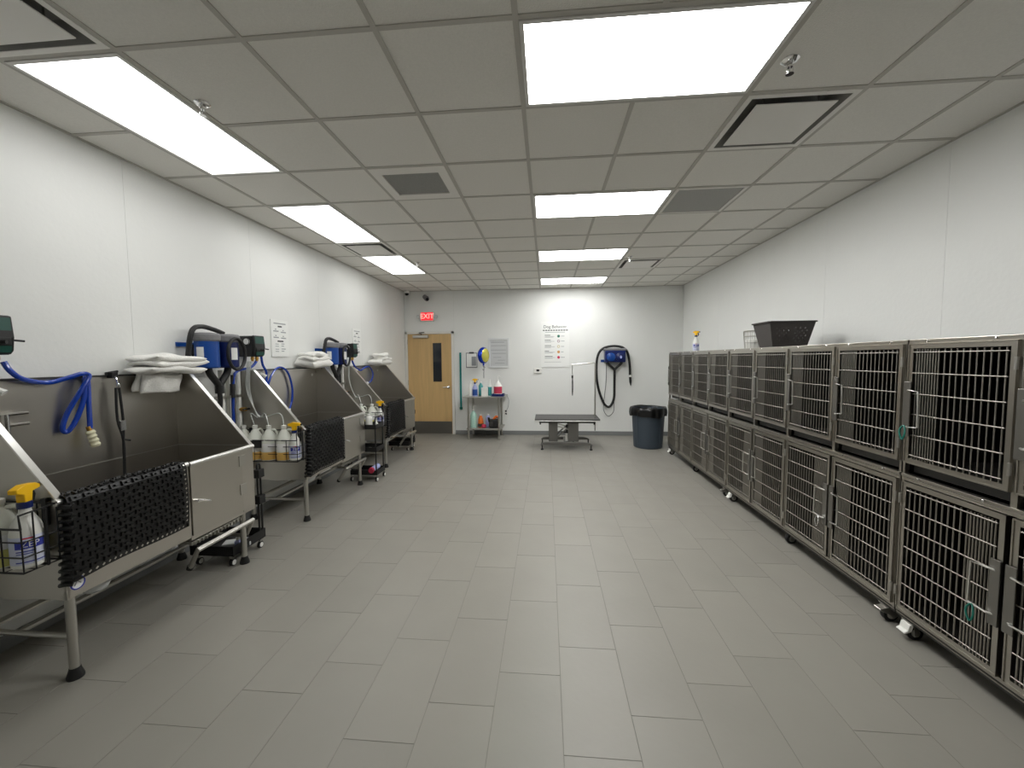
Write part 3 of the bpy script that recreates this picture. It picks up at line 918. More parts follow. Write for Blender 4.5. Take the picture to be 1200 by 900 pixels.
loose('spray_hose', 'blue hose looped over the nearest tub back with cream nozzle', 'hose', [('hose', m1, 'blue_hose'), ('coupling', m2, 'brass'), ('nozzle', m3, 'cream_plastic')], 'blue wash hoses')
hp = hose_pts([(302, 417), (300, 424), (293, 431), (280, 434), (274, 442), (273, 470), (274, 500)], -2.79)
loose('spray_hose', 'blue hose running down the wall below the nearer pump', 'hose', [('hose', MB().tube(hp, .0125, 8, smooth=4), 'blue_hose'), ('grip', MB().tube(hose_pts([(272.5, 450), (272.5, 466)], -2.79), .022, 10), 'black')], 'blue wash hoses')
hp = hose_pts([(306, 417), (308, 428), (312, 436), (313, 452), (318, 440), (324, 432), (331, 431), (338, 438), (342.5, 455), (342, 470), (339, 480)], -2.79)
hp = [p for p in hp]
m1 = MB().tube(hp, .0115, 8, smooth=5)
m2 = MB().tube(hose_pts([(339, 479), (340, 488)], -2.77), .018, 10)
loose('spray_hose', 'blue hose arching above the back of the middle tub', 'hose', [('hose', m1, 'blue_hose'), ('nozzle', m2, 'white_plastic')], 'blue wash hoses')
hp = hose_pts([(411, 417), (415, 428), (422, 434), (427, 431), (433, 430), (437, 438), (435, 446), (431, 449)], -2.79)
m1 = MB().tube(hp, .013, 8, smooth=5)
m2 = MB().tube(hose_pts([(431, 448), (429, 453)], -2.77), .02, 10)
loose('spray_hose', 'blue hose looped over the farthest tub back with white nozzle', 'hose', [('hose', m1, 'blue_hose'), ('nozzle', m2, 'white_plastic')], 'blue wash hoses')

# supply pipes and feed tubes on the wall between tubs
def pipes(y0, k, labs):
    t = thing('supply_pipes', labs[0], 'pipes', (XL + .003, y0, .5), 0, 'water pipes between the tubs')
    for q, (y, r, mt, top) in enumerate(((.02, .022, 'white_plastic', 1.0), (.09, .014, 'steel_leg', .98), (.15, .014, 'black', .95), (.22, .02, 'white_plastic', .98))):
        p = MB().cyl((.05, y, 0), (.05, y, top), r, n=10).build('pipe', mt, t)
        for z in (.25, .75): MB().box(0, .05 + r, y - r - .006, y + r + .006, z - .012, z + .012).build('clip', 'steel_leg', p, smooth=0)
    vv = MB().cyl((.05, .22, .62), (.12, .22, .62), .018).build('valve', 'brass', t)
    MB().tube([(.12, .18, .62), (.12, .26, .62)], .009, 6).build('valve_handle', 'black', vv)
    return t
pipes(1.60, 1, ['white and grey supply pipes behind the middle basket jugs'])
pipes(3.57, 2, ['white and grey supply pipes behind the farthest basket jugs'])
def feed(label, yk, pump_y, jx, jy):
    top = Vector((XL + .13, pump_y, 1.575))
    end = Vector((TX + jx, TY[yk] + jy, ZB + .315))
    mid1 = Vector((XL + .12, pump_y - .02, 1.30)); mid2 = Vector((XL + .22, (pump_y + end.y) / 2, 1.05)); mid3 = end + Vector((-.05, .02, .12))
    loose('feed_tube', label, 'tube', [('hose', MB().tube([top, mid1, mid2, mid3, end], .0055, 7, smooth=6), 'tube_clear')], 'clear feed tubes to the jugs')
feed('clear tube into the jug closest to the middle basket sprayer', 1, 1.90, -.155, -.085)
feed('clear tube into the second jug from the middle basket sprayer', 1, 1.88, -.305, -.085)
feed('clear tube into the third jug from the middle basket sprayer', 1, 1.86, -.445, -.085)
feed('clear tube into the pale green jug of the farthest basket', 2, 3.88, -.17, -.085)
feed('clear tube into the white jug of the farthest basket', 2, 3.86, -.33, -.085)

# tether strap in the nearest tub
a = at_x(133, 437, -2.79); 
t = thing('tether_strap', 'black tether strap hanging inside the nearest tub', 'strap', (a.x, a.y, 1.49))
MB().box(-.045, .012, -.02, .02, -.02, .02).build('clamp', 'black', t, smooth=0, bevel=.004)
MB().cyl((-.01, -.035, .015), (-.01, .035, .025), .007).build('clamp_screw', 'black', t)
MB().tube([(.012, 0, -.01), (.022, 0, -.03), (.022, .004, -.06)], .006, 8).build('snap_hook', 'chrome', t)
MB().lathe([(.010, -.055), (.013, -.065), (.010, -.085)], (.022, .004, 0), n=10).build('swivel', 'chrome', t)
for s in (-1, 1):
    m = MB().tube([(.022, s * .010, -.085), (.026, s * .018, -.30), (.026, .012, -.45), (.024, .006, -.70)], .008, 6, smooth=4)
    m.build('strap', 'black', t)
MB().box(.018, .034, -.006, .032, -.38, -.31).build('slide', 'chrome', t, smooth=0, bevel=.002)
MB().tube([(.026, .01, -.44), (.035, .05, -.455)], .007, 6).build('toggle', 'black', t)

# ------------------------------------------------------------------ towels
def pillow(lx, ly, h, seed, wob=.010, n=28):
    rd = random.Random(seed)
    p = [rd.uniform(0, 6.28) for _ in range(10)]
    def edge(u): return max(0.0, 1 - abs(2 * u - 1) ** 9) ** .5
    m = MB()
    for side in (1, -1):
        def fn(u, v):
            u = .5 + .5 * math.sin((u - .5) * PI); v = .5 + .5 * math.sin((v - .5) * PI)
            x = (u - .5) * lx; y = (v - .5) * ly
            x += wob * .7 * math.sin(5 * v + p[0]); y += wob * math.sin(4 * u + p[1]) * 1.5
            e = edge(u) * edge(v)
            zm = wob * (.9 * math.sin(6 * v + 3 * u + p[2]) + .7 * math.sin(9 * v - 5 * u + p[3]))
            z = h * .5 + zm + side * h * .5 * e * (1 + .22 * math.sin(13 * v + 4 * u + p[4]) * (side > 0))
            return (x, y, z)
        m.grid(fn, n, n)
    return m
def towel(label, c, size, seed, rotz=0.0, layers=3, hanging=False):
    rd = random.Random(seed)
    t = thing('folded_towel', label, 'towel', c, rotz, 'white towels on the tub corners')
    lx, ly, lz = size
    for q in range(layers):
        if hanging:
            m = pillow(lz, ly * (1 - .08 * q), lx / layers, seed * 10 + q, .007)
            m.v = [(z + q * lx / layers * .8, y, x + lz / 2 - .02 * q) for x, y, z in m.v]
        else:
            m = pillow(lx * rd.uniform(.92, 1.0), ly * rd.uniform(.90, 1.0), lz / layers * 1.15, seed * 10 + q)
            m.shift(rd.uniform(-.010, .012), rd.uniform(-.02, .02), q * lz / layers)
        m.build('fold', 'towel', t, smooth=70, weld=True)
    return t
zt = 1.494
towel('upper folded white towel on the nearest tub corner', (-2.70, TY[0] + 1.09, zt + .004), (.24, .45, .12), 1, 0.0, 3)
towel('lower white towel hanging inside the nearest tub corner', (-2.79, TY[0] + 1.06, zt - .125), (.10, .33, .135), 2, 0.0, 2, hanging=True)
towel('upper crumpled white towel on the middle tub corner', (-2.70, TY[1] + 1.03, zt + .075), (.22, .42, .10), 3, .05, 2)
towel('lower folded white towel on the middle tub corner', (-2.70, TY[1] + 1.06, zt + .004), (.24, .48, .075), 4, 0, 1)
towel('upper bunched white towel on the farthest tub corner', (-2.70, TY[2] + 1.10, zt + .075), (.22, .40, .11), 5, .12, 2)
towel('lower folded white towel on the farthest tub corner', (-2.70, TY[2] + 1.02, zt + .004), (.24, .50, .075), 6, 0, 1)

# ------------------------------------------------------------------ black rolling carts
def caster(parent, x, y, r=.026, mt='white_plastic', ang=0.0):
    m = MB().beam((x, y, r * 2 + .006), (x, y, r * 2 + .020), .03, .03)
    cs = m.cyl((x, y, r), (x, y, r * 2 + .01), .008, n=8).build('caster', 'steel_leg', parent)
    w_ = MB().lathe([(r * .5, -.012), (r, -.010), (r, .010), (r * .5, .012)], n=16, axis='x').shift(x, y, r)
    w_.build('wheel', 'black', cs)
    MB().lathe([(r * .72, -.0135), (r * .72, .0135)], n=14, axis='x').shift(x, y, r).build('hub', mt, cs)
def tray(parent, x0, x1, y0, y1, z, h=.055):
    m = MB()
    e = .006
    m.box(x0, x1, y0, y1, z, z + e)
    m.box(x0, x0 + e, y0, y1, z, z + h).box(x1 - e, x1, y0, y1, z, z + h).box(x0, x1, y0, y0 + e, z, z + h).box(x0, x1, y1 - e, y1, z, z + h)
    return m.build('tray', 'black', parent, smooth=0, bevel=.001)
def low_cart(label, y):
    t = thing('rolling_stand', label, 'cart', (TX, y, 0), 0, 'low black rolling stands under tub ends')
    tray(t, -.42, -.065, -.20, .16, .085, .075)
    for x in (-.37, -.095):
        for yy in (-.17, .13): caster(t, x, yy, .027)
    for yy in (.105, .14):
        MB().cyl((-.075, yy, .10), (-.075, yy, .70), .008, n=8).build('post', 'black', t)
    MB().tube([(-.075, .105, .70), (-.075, .112, .72), (-.075, .133, .72), (-.075, .14, .70)], .008, 8).build('handle', 'black', t)
    for z in (.42, .64):
        MB().box(-.11, -.05, .09, .16, z - .035, z + .035).build('shelf_bracket', 'black', t, smooth=0, bevel=.004)
    return t
low_cart('black rolling stand tucked under the nearest tub end', TY[0] + 1.30)
low_cart('black rolling stand tucked under the farthest tub end', TY[2] + 1.30)
b0 = MB().box(-.10, .10, -.05, .05, 0, .035).build('folded_cloth', 'paper_grey', None, (TX - .17, TY[0] + 1.28, .092), smooth=0, bevel=.008, rotz=.4)
tag(b0, 'pale folded cloth in the stand under the nearest tub', 'cloth')
b0 = bottle('small_bottle', 'small blue and white bottle in the stand under nearest tub', 'bottle', (TX - .10, TY[0] + 1.20, .092), [(.024, 0), (.026, .004), (.026, .07), (.012, .085)], 'label_lilac')

CY = TY[1] + TLEN + .17
t = thing('rolling_cart', 'black three tier rolling cart standing by the middle tub', 'cart', (-2.24, CY, 0))
for z in (.085, .39, .685):
    tr = tray(t, -.19, .17, -.13, .13, z, .06)
for x in (-.175, .16):
    for y in (-.12, .12): caster(t, x, y, .03)
for y in (-.115, .115):
    MB().cyl((.155, y, .09), (.155, y, .80), .009, n=8).build('post', 'black', t)
    MB().cyl((-.175, y, .09), (-.175, y, .74), .009, n=8).build('post', 'black', t)
MB().tube([(.155, -.115, .80), (.155, -.09, .84), (.155, .09, .84), (.155, .115, .80)], .009, 8).build('handle', 'black', t)
MB().box(-.20, .17, .135, .137, .355, .38).build('rail', 'steel_leg', t, smooth=0)
bottle('shampoo_bottle', 'white bottle standing on the black rolling cart top tray', 'bottle', (-2.19, CY - .06, .692), [(.040, 0), (.044, .006), (.044, .12), (.036, .145), (.018, .16)], 'white_plastic')
bottle('shampoo_bottle', 'small white bottle at the aisle end of the cart top', 'bottle', (-2.11, CY - .02, .692), [(.022, 0), (.025, .004), (.025, .06), (.011, .072)], 'white_plastic')
o = MB().lathe([(.03, 0), (.045, .008), (.045, .03), (.03, .036)], n=18, sx=1.2).build('soap_puck', 'white_plastic', None, (-2.19, CY - .07, .452 - .055))
tag(o, 'white oval puck on the rolling cart middle tray', 'soap')
t = thing('aerosol_bottle', 'pink and white bottle lying on the cart bottom tray', 'bottle', (-2.12, CY - .09, .151))
MB().tube([(-.02, -.05, 0), (0, .11, .02)], .036, 14).build('body', 'label_lilac', t)
MB().tube([(-.022, -.062, -.002), (-.018, -.03, .003)], .0368, 14).build('cap', 'pink', t)

# ------------------------------------------------------------------ cage banks on the right
CX, CW, CD = 2.13, 2.17, 0.66
P_ = CW / 4
cage_labels = ['cage bank nearest the camera, cut off by the right edge', 'cage bank in the middle of the right wall row, under the laundry basket', 'cage bank farthest back, beside the grey trash can']
bar_v_up = MB().cyl((0, 0, 0), (0, 0, .60), .0036, n=6).mesh('bar', 'bar_steel', smooth=60)
bar_v_lo = MB().cyl((0, 0, 0), (0, 0, .67), .0036, n=6).mesh('bar', 'bar_steel', smooth=60)
bar_h = MB().cyl((0, -.228, 0), (0, .228, 0), .0038, n=6).mesh('cross_bar', 'bar_steel', smooth=60)
def frame_mesh(wd, z0, z1, e=.027, th=.016):
    m = MB()
    h = wd / 2
    for (a, b, c, d_) in ((-h, h, z1 - e, z1), (-h, h, z0, z0 + e)):
        m.prism([(a, d_ if d_ == z1 else c), (b, d_ if d_ == z1 else c), (b - e, c if d_ == z1 else d_), (a + e, c if d_ == z1 else d_)], 'yz', -th, 0)
    for s in (-1, 1):
        m.prism([(s * h, z0), (s * h, z1), (s * (h - e), z1 - e), (s * (h - e), z0 + e)], 'yz', -th, 0)
    # a raised lip round the outside edge
    for s in (-1, 1):
        m.box(-th - .004, -th, s * h - (.006 if s > 0 else 0), s * h + (.006 if s < 0 else 0), z0, z1)
    m.box(-th - .004, -th, -h, h, z1 - .006, z1).box(-th - .004, -th, -h, h, z0, z0 + .006)
    return m.mesh('door', 'cage_steel', smooth=0)
UZ0, UZ1, LZ0, LZ1 = .985, 1.642, .148, .880
DW = P_ - .024
fm_up, fm_lo = frame_mesh(DW, UZ0, UZ1), frame_mesh(DW, LZ0, LZ1)
def handle_mesh(dirn):
    m = MB()
    m.tube([(-.028, 0, .10), (-.042, dirn * .02, .105), (-.046, dirn * .085, .10), (-.046, dirn * .09, -.09), (-.042, dirn * .02, -.10), (-.028, 0, -.10)], .0048, 8)
    return m.mesh('handle', 'steel_bright', smooth=40)
hm = {1: handle_mesh(1), -1: handle_mesh(-1)}
plate_m = MB().box(-.032, -.024, -.021, .021, -.15, .15).mesh('latch_plate', 'kick', smooth=0, bevel=.002)
hinge_m = MB().cyl((0, 0, -.028), (0, 0, .028), .007, n=8).mesh('hinge', 'steel_leg')
stud_m = MB().lathe([(.006, 0), (.006, -.004), (.003, -.006)], n=8, axis='x').mesh('rivet', 'chrome')
def make_door(bank, yc, upper, latch):
    """latch = +1: latch edge towards larger y (away from the camera)"""
    fr = put(fm_up if upper else fm_lo, 'cage_door', bank, (0, yc, 0))
    z0, z1 = (UZ0, UZ1) if upper else (LZ0, LZ1)
    inner = DW / 2 - .032
    s = .0305
    ys = []
    y = inner - .013; n = 0
    while y > -inner + .006:
        ys.append(y); n += 1
        y -= s / 2 if n < 9 else s
    bm_ = bar_v_up if upper else bar_v_lo
    for y in ys: put(bm_, 'bar', fr, (-.010, y * latch, z0 + .026))
    zs = [z1 - .047, z0 + .047]; k = 4 if upper else 5
    for q in range(1, k + 1): zs.append(zs[1] + (zs[0] - zs[1]) * q / (k + 1))
    for z in zs: put(bar_h, 'cross_bar', fr, (-.016, 0, z))
    ly = latch * (DW / 2 - .018)
    zc = 1.285 if upper else .525
    put(plate_m, 'latch_plate', fr, (0, ly, zc))
    put(hm[-1 if upper and latch > 0 else -latch], 'handle', fr, (0, ly, zc))
    for z in (z0 + .10, z1 - .10): put(hinge_m, 'hinge', fr, (-.022, -latch * (DW / 2 + .002), z))
    return fr
def make_bank(label, y0):
    t = thing('cage_bank', label, 'cage', (CX, y0, 0), 0, 'stainless cage banks on the right')
    b = lambda nm, mt, *a, **k: MB().box(*a).build(nm, mt, t, smooth=0, **k)
    b('back_panel', 'cage_panel_shaded', CD - .01, CD, 0, CW, .12, 1.66)
    b('top_panel', 'cage_panel_shaded', 0, CD, 0, CW, 1.652, 1.66)
    b('bottom_panel', 'cage_panel_shaded', .01, CD, 0, CW, .135, .147)
    b('middle_floor', 'cage_panel_shaded', .01, CD - .01, .0, CW, .975, .987)
    b('lower_ceiling', 'cage_panel_shaded', .01, CD - .01, .0, CW, .884, .893)
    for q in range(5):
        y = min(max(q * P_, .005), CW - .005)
        b('partition', 'cage_panel_shaded', .012, CD - .01, y - .004, y + .004, .987, 1.652)
        if q % 2 == 0: b('partition', 'cage_panel_shaded', .012, CD - .01, y - .004, y + .004, .147, .884)
    for q in range(5):
        y = q * P_
        a0, a1 = max(0, y - .013), min(CW, y + .013)
        if q % 2 == 0: b('post', 'cage_steel', -.006, .018, a0, a1, .125, 1.66)
        else: b('post', 'cage_steel', -.006, .018, a0, a1, .885, 1.66)
    b('top_rail', 'cage_steel', -.006, .03, 0, CW, 1.642, 1.664, bevel=.002)
    b('middle_rail', 'cage_steel', -.010, .018, 0, CW, .884, .902, bevel=.002)
    b('middle_rail', 'cage_steel', -.014, .018, 0, CW, .905, .921, bevel=.002)
    b('bottom_rail', 'cage_steel', -.006, .018, 0, CW, .128, .148, bevel=.002)
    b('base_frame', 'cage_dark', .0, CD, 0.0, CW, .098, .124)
    b('base_rail', 'cage_steel', -.004, .0, 0, CW, .112, .118)
    for q in range(4):
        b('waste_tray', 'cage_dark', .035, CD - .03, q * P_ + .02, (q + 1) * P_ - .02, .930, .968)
    for q in range(4):
        make_door(t, (q + .5) * P_, True, 1)
        make_door(t, (q + .5) * P_, False, 1 if q % 2 == 0 else -1)
    for q in range(4):
        for f_ in (.2, .8): put(stud_m, 'rivet', t, (-.008, (q + f_) * P_, 1.653)); put(stud_m, 'rivet', t, (-.016, (q + f_) * P_, .913))
    for (x, y, an) in ((.03, .075, 2), (.05, CW / 2, 0), (.03, CW - .075, 1), (CD - .08, .10, 0), (CD - .08, CW - .10, 0)):
        r = .042
        c = MB().box(x - .035, x + .035, y - .035, y + .035, .094, .099)
        c.cyl((x, y, .06), (x, y, .096), .012, n=8)
        for s in (-1, 1):
            c.prism([(x - .016, .09), (x + .016, .09), (x + .010, r - .012), (x - .010, r - .012)], 'xz', y + s * .020 - .0015, y + s * .020 + .0015)
        c = c.build('caster', 'steel_leg', t, smooth=30)
        MB().lathe([(r * .6, -.016), (r * .97, -.014), (r, -.008), (r, .008), (r * .97, .014), (r * .6, .016)], n=20, axis='y').shift(x, y, r).build('wheel', 'black', c)
        MB().lathe([(r * .55, -.0175), (r * .55, .0175)], n=14, axis='y').shift(x, y, r).build('hub', 'steel_bright', c)
        if an:
            if an == 2:
                MB().prism([(x - .070, .070), (x - .072, .080), (x - .02, .094), (x + .03, .090), (x + .035, .045), (x + .005, .022), (x - .02, .05)], 'xz', y - .027, y + .022).build('brake_lever', 'steel_leg', c, smooth=0, bevel=.003)
            else:
                MB().prism([(x - .066, .040), (x - .070, .048), (x - .052, .060), (x - .044, .092), (x - .02, .095), (x - .030, .055)], 'xz', y - .028, y + .028).build('brake_lever', 'white_plastic', c, smooth=0, bevel=.003)
    return t
bank0 = make_bank(cage_labels[0], .645 - CW)
copy_tree(bank0, None, (CX, .655, 0), None, cage_labels[1])
copy_tree(bank0, None, (CX, 2.835, 0), None, cage_labels[2])
# leash clip on the nearest upper latch
o = MB().tube([(0, 0, 0), (-.012, .012, -.03), (-.014, -.008, -.075), (-.012, -.022, -.04)], .0045, 6, closed=True, smooth=4)
o = o.build('leash_loop', 'teal', None, (CX - .05, .60, 1.195)); tag(o, 'thin green loop hanging on the near upper cage latch', 'loop')
o = MB().tube([(0, 0, 0), (-.012, .012, -.03), (-.014, -.008, -.075), (-.012, -.022, -.04)], .004, 6, closed=True, smooth=4)
o = o.build('leash_loop', 'chrome', None, (CX - .05, 1.26, .43)); tag(o, 'thin pale loop hanging on a lower cage latch', 'loop')
o = MB().tube([(0, 0, 0), (-.012, .012, -.03), (-.014, -.008, -.075), (-.012, -.022, -.04)], .004, 6, closed=True, smooth=4)
o = o.build('leash_loop', 'teal', None, (CX - .05, .20, .43)); tag(o, 'green loop hanging on the nearest lower cage latch', 'loop')

# ------------------------------------------------------------------ on top of the cages
ZT = 1.664
t = thing('laundry_basket', 'dark plastic laundry basket with round holes on the cages', 'basket', (2.37, 2.30, ZT))
def basket_wall(fn, n, m_, holes):
    mb = MB()
    for j in range(m_):
        for i in range(n):
            c = [fn(i / n, j / m_), fn((i + 1) / n, j / m_), fn((i + 1) / n, (j + 1) / m_), fn(i / n, (j + 1) / m_)]
            if holes(i, j):
                a = .06
                q = [fn((i + .5) / n, (j + a) / m_), fn((i + 1 - a) / n, (j + .5) / m_), fn((i + .5) / n, (j + 1 - a) / m_), fn((i + a) / n, (j + .5) / m_)]
                mb.add(c + q, [(0, 1, 5, 4), (1, 2, 6, 5), (2, 3, 7, 6), (3, 0, 4, 7)])
            else: mb.add(c, [(0, 1, 2, 3)])
    return mb
bx, by, tx, ty, hb = .15, .115, .20, .155, .235
def corner(s1, s2, z):
    f_ = z / hb
    return Vector((s1 * (bx + (tx - bx) * f_), s2 * (by + (ty - by) * f_), z))
for nm, c0, c1, nn in (('end', (-1, -1), (-1, 1), 10), ('end', (1, 1), (1, -1), 10), ('side', (1, -1), (-1, -1), 18), ('side', (-1, 1), (1, 1), 18)):
    def fn(u, v, c0=c0, c1=c1):
        return corner(c0[0], c0[1], v * hb).lerp(corner(c1[0], c1[1], v * hb), u)
    mid = nn / 2
    def holes(i, j, nn=nn): return nn == 18 and 1 < j < 8 and 1.4 < abs(i - 8.5) < 6.6 and (i + j) % 2 == 0
    sd = basket_wall(fn, nn, 10, holes).build(nm + '_wall', 'basket_plastic', t, smooth=0, weld=True)
    md = sd.modifiers.new('solid', 'SOLIDIFY'); md.thickness = .004
MB().box(-bx, bx, -by, by, 0, .005).build('base', 'basket_plastic', t, smooth=0)
rm = MB()
R_ = [corner(-1, -1, hb), corner(1, -1, hb), corner(1, 1, hb), corner(-1, 1, hb)]
for a_, b_ in zip(R_, R_[1:] + R_[:1]): rm.beam(a_, b_, .028, .012)
rm.build('rim', 'basket_plastic', t, smooth=0, bevel=.002)

t = thing('wire_bin', 'round white wire bin beside the dark laundry basket', 'basket', (2.40, 2.87, ZT))
for z, r in ((.004, .10), (.07, .105), (.14, .11), (.195, .115)):
    MB().tube([(r * math.cos(a), r * math.sin(a), z) for a in [q * PI / 14 for q in range(28)]], .003 if z < .19 else .0045, 5, closed=True).build('ring', 'steel_leg', t)
for q in range(18):
    a = 2 * PI * q / 18
    MB().tube([(.10 * math.cos(a), .10 * math.sin(a), .004), (.115 * math.cos(a), .115 * math.sin(a), .195)], .0022, 5).build('wire', 'steel_leg', t)
MB().lathe([(.09, .006), (.092, .01), (.094, .10), (.085, .105)], n=20).build('liner', 'white_plastic', t)
spray('white spray bottle with yellow trigger standing on the far cages', (2.36, 4.52, ZT), -.9, 'spray bottles', s=1.0)

# ------------------------------------------------------------------ trash can
t = thing('trash_can', 'blue-grey round trash can with a black liner by the cages', 'trash can', (1.92, 5.52, 0))
prof = [(.235, 0), (.245, .01), (.278, .60), (.285, .605), (.285, .64), (.295, .645), (.295, .69), (.275, .69), (.27, .60), (.23, .03)]
MB().lathe(prof, n=40).build('barrel', 'can_grey', t)
for q in range(4):
    a = q * PI / 2 - .95
    MB().tube([(.243 * math.cos(a), .243 * math.sin(a), .03), (.276 * math.cos(a), .276 * math.sin(a), .58)], .012, 6).build('rib', 'can_grey', t)
m = MB()
rd = random.Random(4)
ph = [rd.uniform(0, 6.28) for _ in range(6)]
pr = [(.20, .48, .3), (.255, .60, .4), (.280, .695, .3), (.305, .712, .5), (.318, .68, 1.0), (.322, .62, 1.4), (.312, .565, 1.7)]
def bagf(u, v):
    k = v * (len(pr) - 1); i = min(int(k), len(pr) - 2); f_ = k - i
    r = pr[i][0] + (pr[i + 1][0] - pr[i][0]) * f_; z = pr[i][1] + (pr[i + 1][1] - pr[i][1]) * f_
    am = .008 * (pr[i][2] + (pr[i + 1][2] - pr[i][2]) * f_)
    a = 2 * PI * u
    r += am * .8 * (math.sin(11 * a + ph[0]) + .5 * math.sin(19 * a + ph[1]))
    z += am * .9 * (math.sin(3 * a + ph[2]) + .6 * math.sin(7 * a + ph[3]))
    return (r * math.cos(a), r * math.sin(a), z)
m.grid(bagf, 96, 18)
m.build('liner', 'bag', t, smooth=60, weld=True)

# ------------------------------------------------------------------ grooming table
t = thing('grooming_table', 'low grey grooming table with a tall arm by the back wall', 'grooming table', (0.475, 5.42, 0))
# local: x -.55..+.56, y -.30..+.30
MB().box(-.555, .555, -.30, .30, .515, .545).build('tabletop', 'table_top', t, smooth=0, bevel=.006)
MB().box(-.562, .562, -.307, .307, .500, .520).build('edge_band', 'steel_bright', t, smooth=0, bevel=.004)
MB().box(-.48, .48, -.26, .26, .470, .500).build('under_frame', 'black', t, smooth=0)
for s in (-1, 1):
    MB().box(s * .46 - .012, s * .46 + .012, -.27, -.25, .445, .475).build('bracket', 'black', t, smooth=0)
for (a, b_) in ((-.315, -.16), (.02, .20)):
    MB().box(a, b_, -.19, -.17, .135, .475).build('lift_plate', 'table_metal', t, smooth=0, bevel=.003)
    MB().box(a, b_, .17, .19, .135, .475).build('lift_plate', 'table_metal', t, smooth=0, bevel=.003)
for y in (-.15, .15):
    MB().beam((-.20, y, .18), (.10, y, .44), .02, .05, up=(0, 1, 0)).build('scissor_arm', 'table_metal', t, smooth=0)
    MB().beam((-.18, y, .40), (.06, y, .34), .02, .045, up=(0, 1, 0)).build('scissor_arm', 'steel_leg', t, smooth=0)
m = MB().cyl((.0, -.10, .12), (.0, -.10, .30), .022); m.build('actuator', 'white_plastic', t)
MB().cyl((.0, -.10, .29), (.0, -.10, .42), .014).build('actuator_rod', 'black', t)
MB().box(-.10, .13, -.14, -.11, .275, .30).build('link_bar', 'black', t, smooth=0)
MB().box(.10, .125, -.14, -.11, .12, .30).build('link_bar', 'black', t, smooth=0)
for y in (-.25, .25):
    MB().prism([(-.46, .085), (-.40, .085), (.38, .085), (.44, .085), (.40, .115), (.33, .135), (-.36, .135), (-.42, .125)], 'xz', y - .025, y + .025).build('base_bar', 'table_metal', t, smooth=0, bevel=.003)
    for x in (-.43, .41):
        MB().lathe([(.024, 0), (.024, .02), (.010, .024), (.010, .09)], (x, y, 0), n=12).build('foot', 'black', t)
MB().box(-.05, .05, -.25, .25, .09, .13).build('base_cross', 'table_metal', t, smooth=0)
MB().tube([(.50, -.02, .36), (.50, -.02, 1.475)], .013, 10).build('arm_post', 'steel_leg', t)
MB().tube([(.50, -.02, 1.47), (.50, -.02, 1.49), (.48, -.02, 1.50), (.10, -.02, 1.47)], .012, 10).build('arm', 'steel_leg', t)
MB().box(.44, .56, -.06, .02, .49, .535).build('clamp', 'steel_leg', t, smooth=0, bevel=.004)
MB().cyl((.50, -.02, .30), (.50, -.02, .40), .007).build('clamp_screw', 'black', t)
lp = MB().tube([(.10, -.02, 1.465), (.105, -.02, 1.42), (.10, -.02, 1.33), (.11, -.02, 1.28)], .007, 6).build('tether_chain', 'steel_leg', t)
MB().box(.088, .118, -.03, -.01, 1.23, 1.28).build('tether_slide', 'black', lp, smooth=0)
MB().tube([(.105, -.02, 1.24), (.098, -.02, 1.10), (.105, -.02, .92), (.114, -.02, 1.10)], .007, 6, closed=True, smooth=4).build('tether_loop', 'black', lp)

# ------------------------------------------------------------------ back wall fixtures
YW = YB - .003
t = thing('pet_dryer', 'blue pet dryer with long looped black hose on the back wall', 'pet dryer', (1.48, YW, 1.60))
MB().box(-.26, .23, -.012, 0, -.10, -.05).build('wall_bracket', 'blue', t, smooth=0)
MB().box(-.20, .20, -.20, -.01, -.105, .13).build('housing', 'dark_blue', t, smooth=0, bevel=.02)
for x in (-.09, .09):
    c = MB().lathe([(.085, -.19), (.085, -.225), (.07, -.235)], (x, 0, .0), n=24, axis='y').build('motor_cover', 'blue' if x < 0 else 'dark_blue', t)
    MB().lathe([(.03, -.232), (.03, -.240)], (x + .01, 0, 0), n=12, axis='y', sx=.7).build('motor_label', 'label_lilac' if x > 0 else 'blue', c)
MB().box(-.22, .22, -.19, -.02, .12, .175).build('filter_cap', 'grey_wrap', t, smooth=0, bevel=.02)
for s in (-1, 1):
    MB().tube([(s * .14, -.10, -.09), (s * .13, -.10, -.13), (s * .03, -.10, -.22), (0, -.10, -.26)], .024, 10, smooth=3).build('outlet', 'black', t)
hb_ = [(0, -.10, -.25), (.0, -.10, -.60), (-.005, -.09, -.82), (-.06, -.08, -.97), (-.13, -.08, -1.00), (-.22, -.08, -.90), (-.32, -.08, -.60), (-.355, -.08, -.30), (-.34, -.08, -.02), (-.27, -.09, .14), (-.12, -.11, .21), (.08, -.12, .21), (.22, -.11, .14), (.28, -.09, -.02), (.305, -.08, -.22), (.31, -.07, -.36)]
MB().tube(hb_, .024, 10, smooth=5).build('hose', 'black', t)
MB().tube([(.31, -.07, -.36), (.315, -.07, -.40)], .030, 12).build('hose_collar', 'white_plastic', t)
MB().tube([(.315, -.07, -.39), (.32, -.07, -.50), (.325, -.07, -.57)], .02, 10, radii=[.026, .022, .008]).build('hose_nozzle', 'black', t)
MB().tube([(-.15, -.02, -.10), (-.155, -.02, -.50), (-.20, -.02, -.95), (-.19, -.02, -1.10), (-.10, -.02, -1.20), (.0, -.02, -1.10), (.005, -.02, -.90)], .006, 6, smooth=5).build('cord', 'ink', t)

def bars(parent, rows, mt, y):
    m = MB()
    for x0, x1, z, h in rows: m.box(x0, x1, y - .0006, y, z - h / 2, z + h / 2)
    return m.build('print', mt, parent, smooth=0)
rd = random.Random(11)
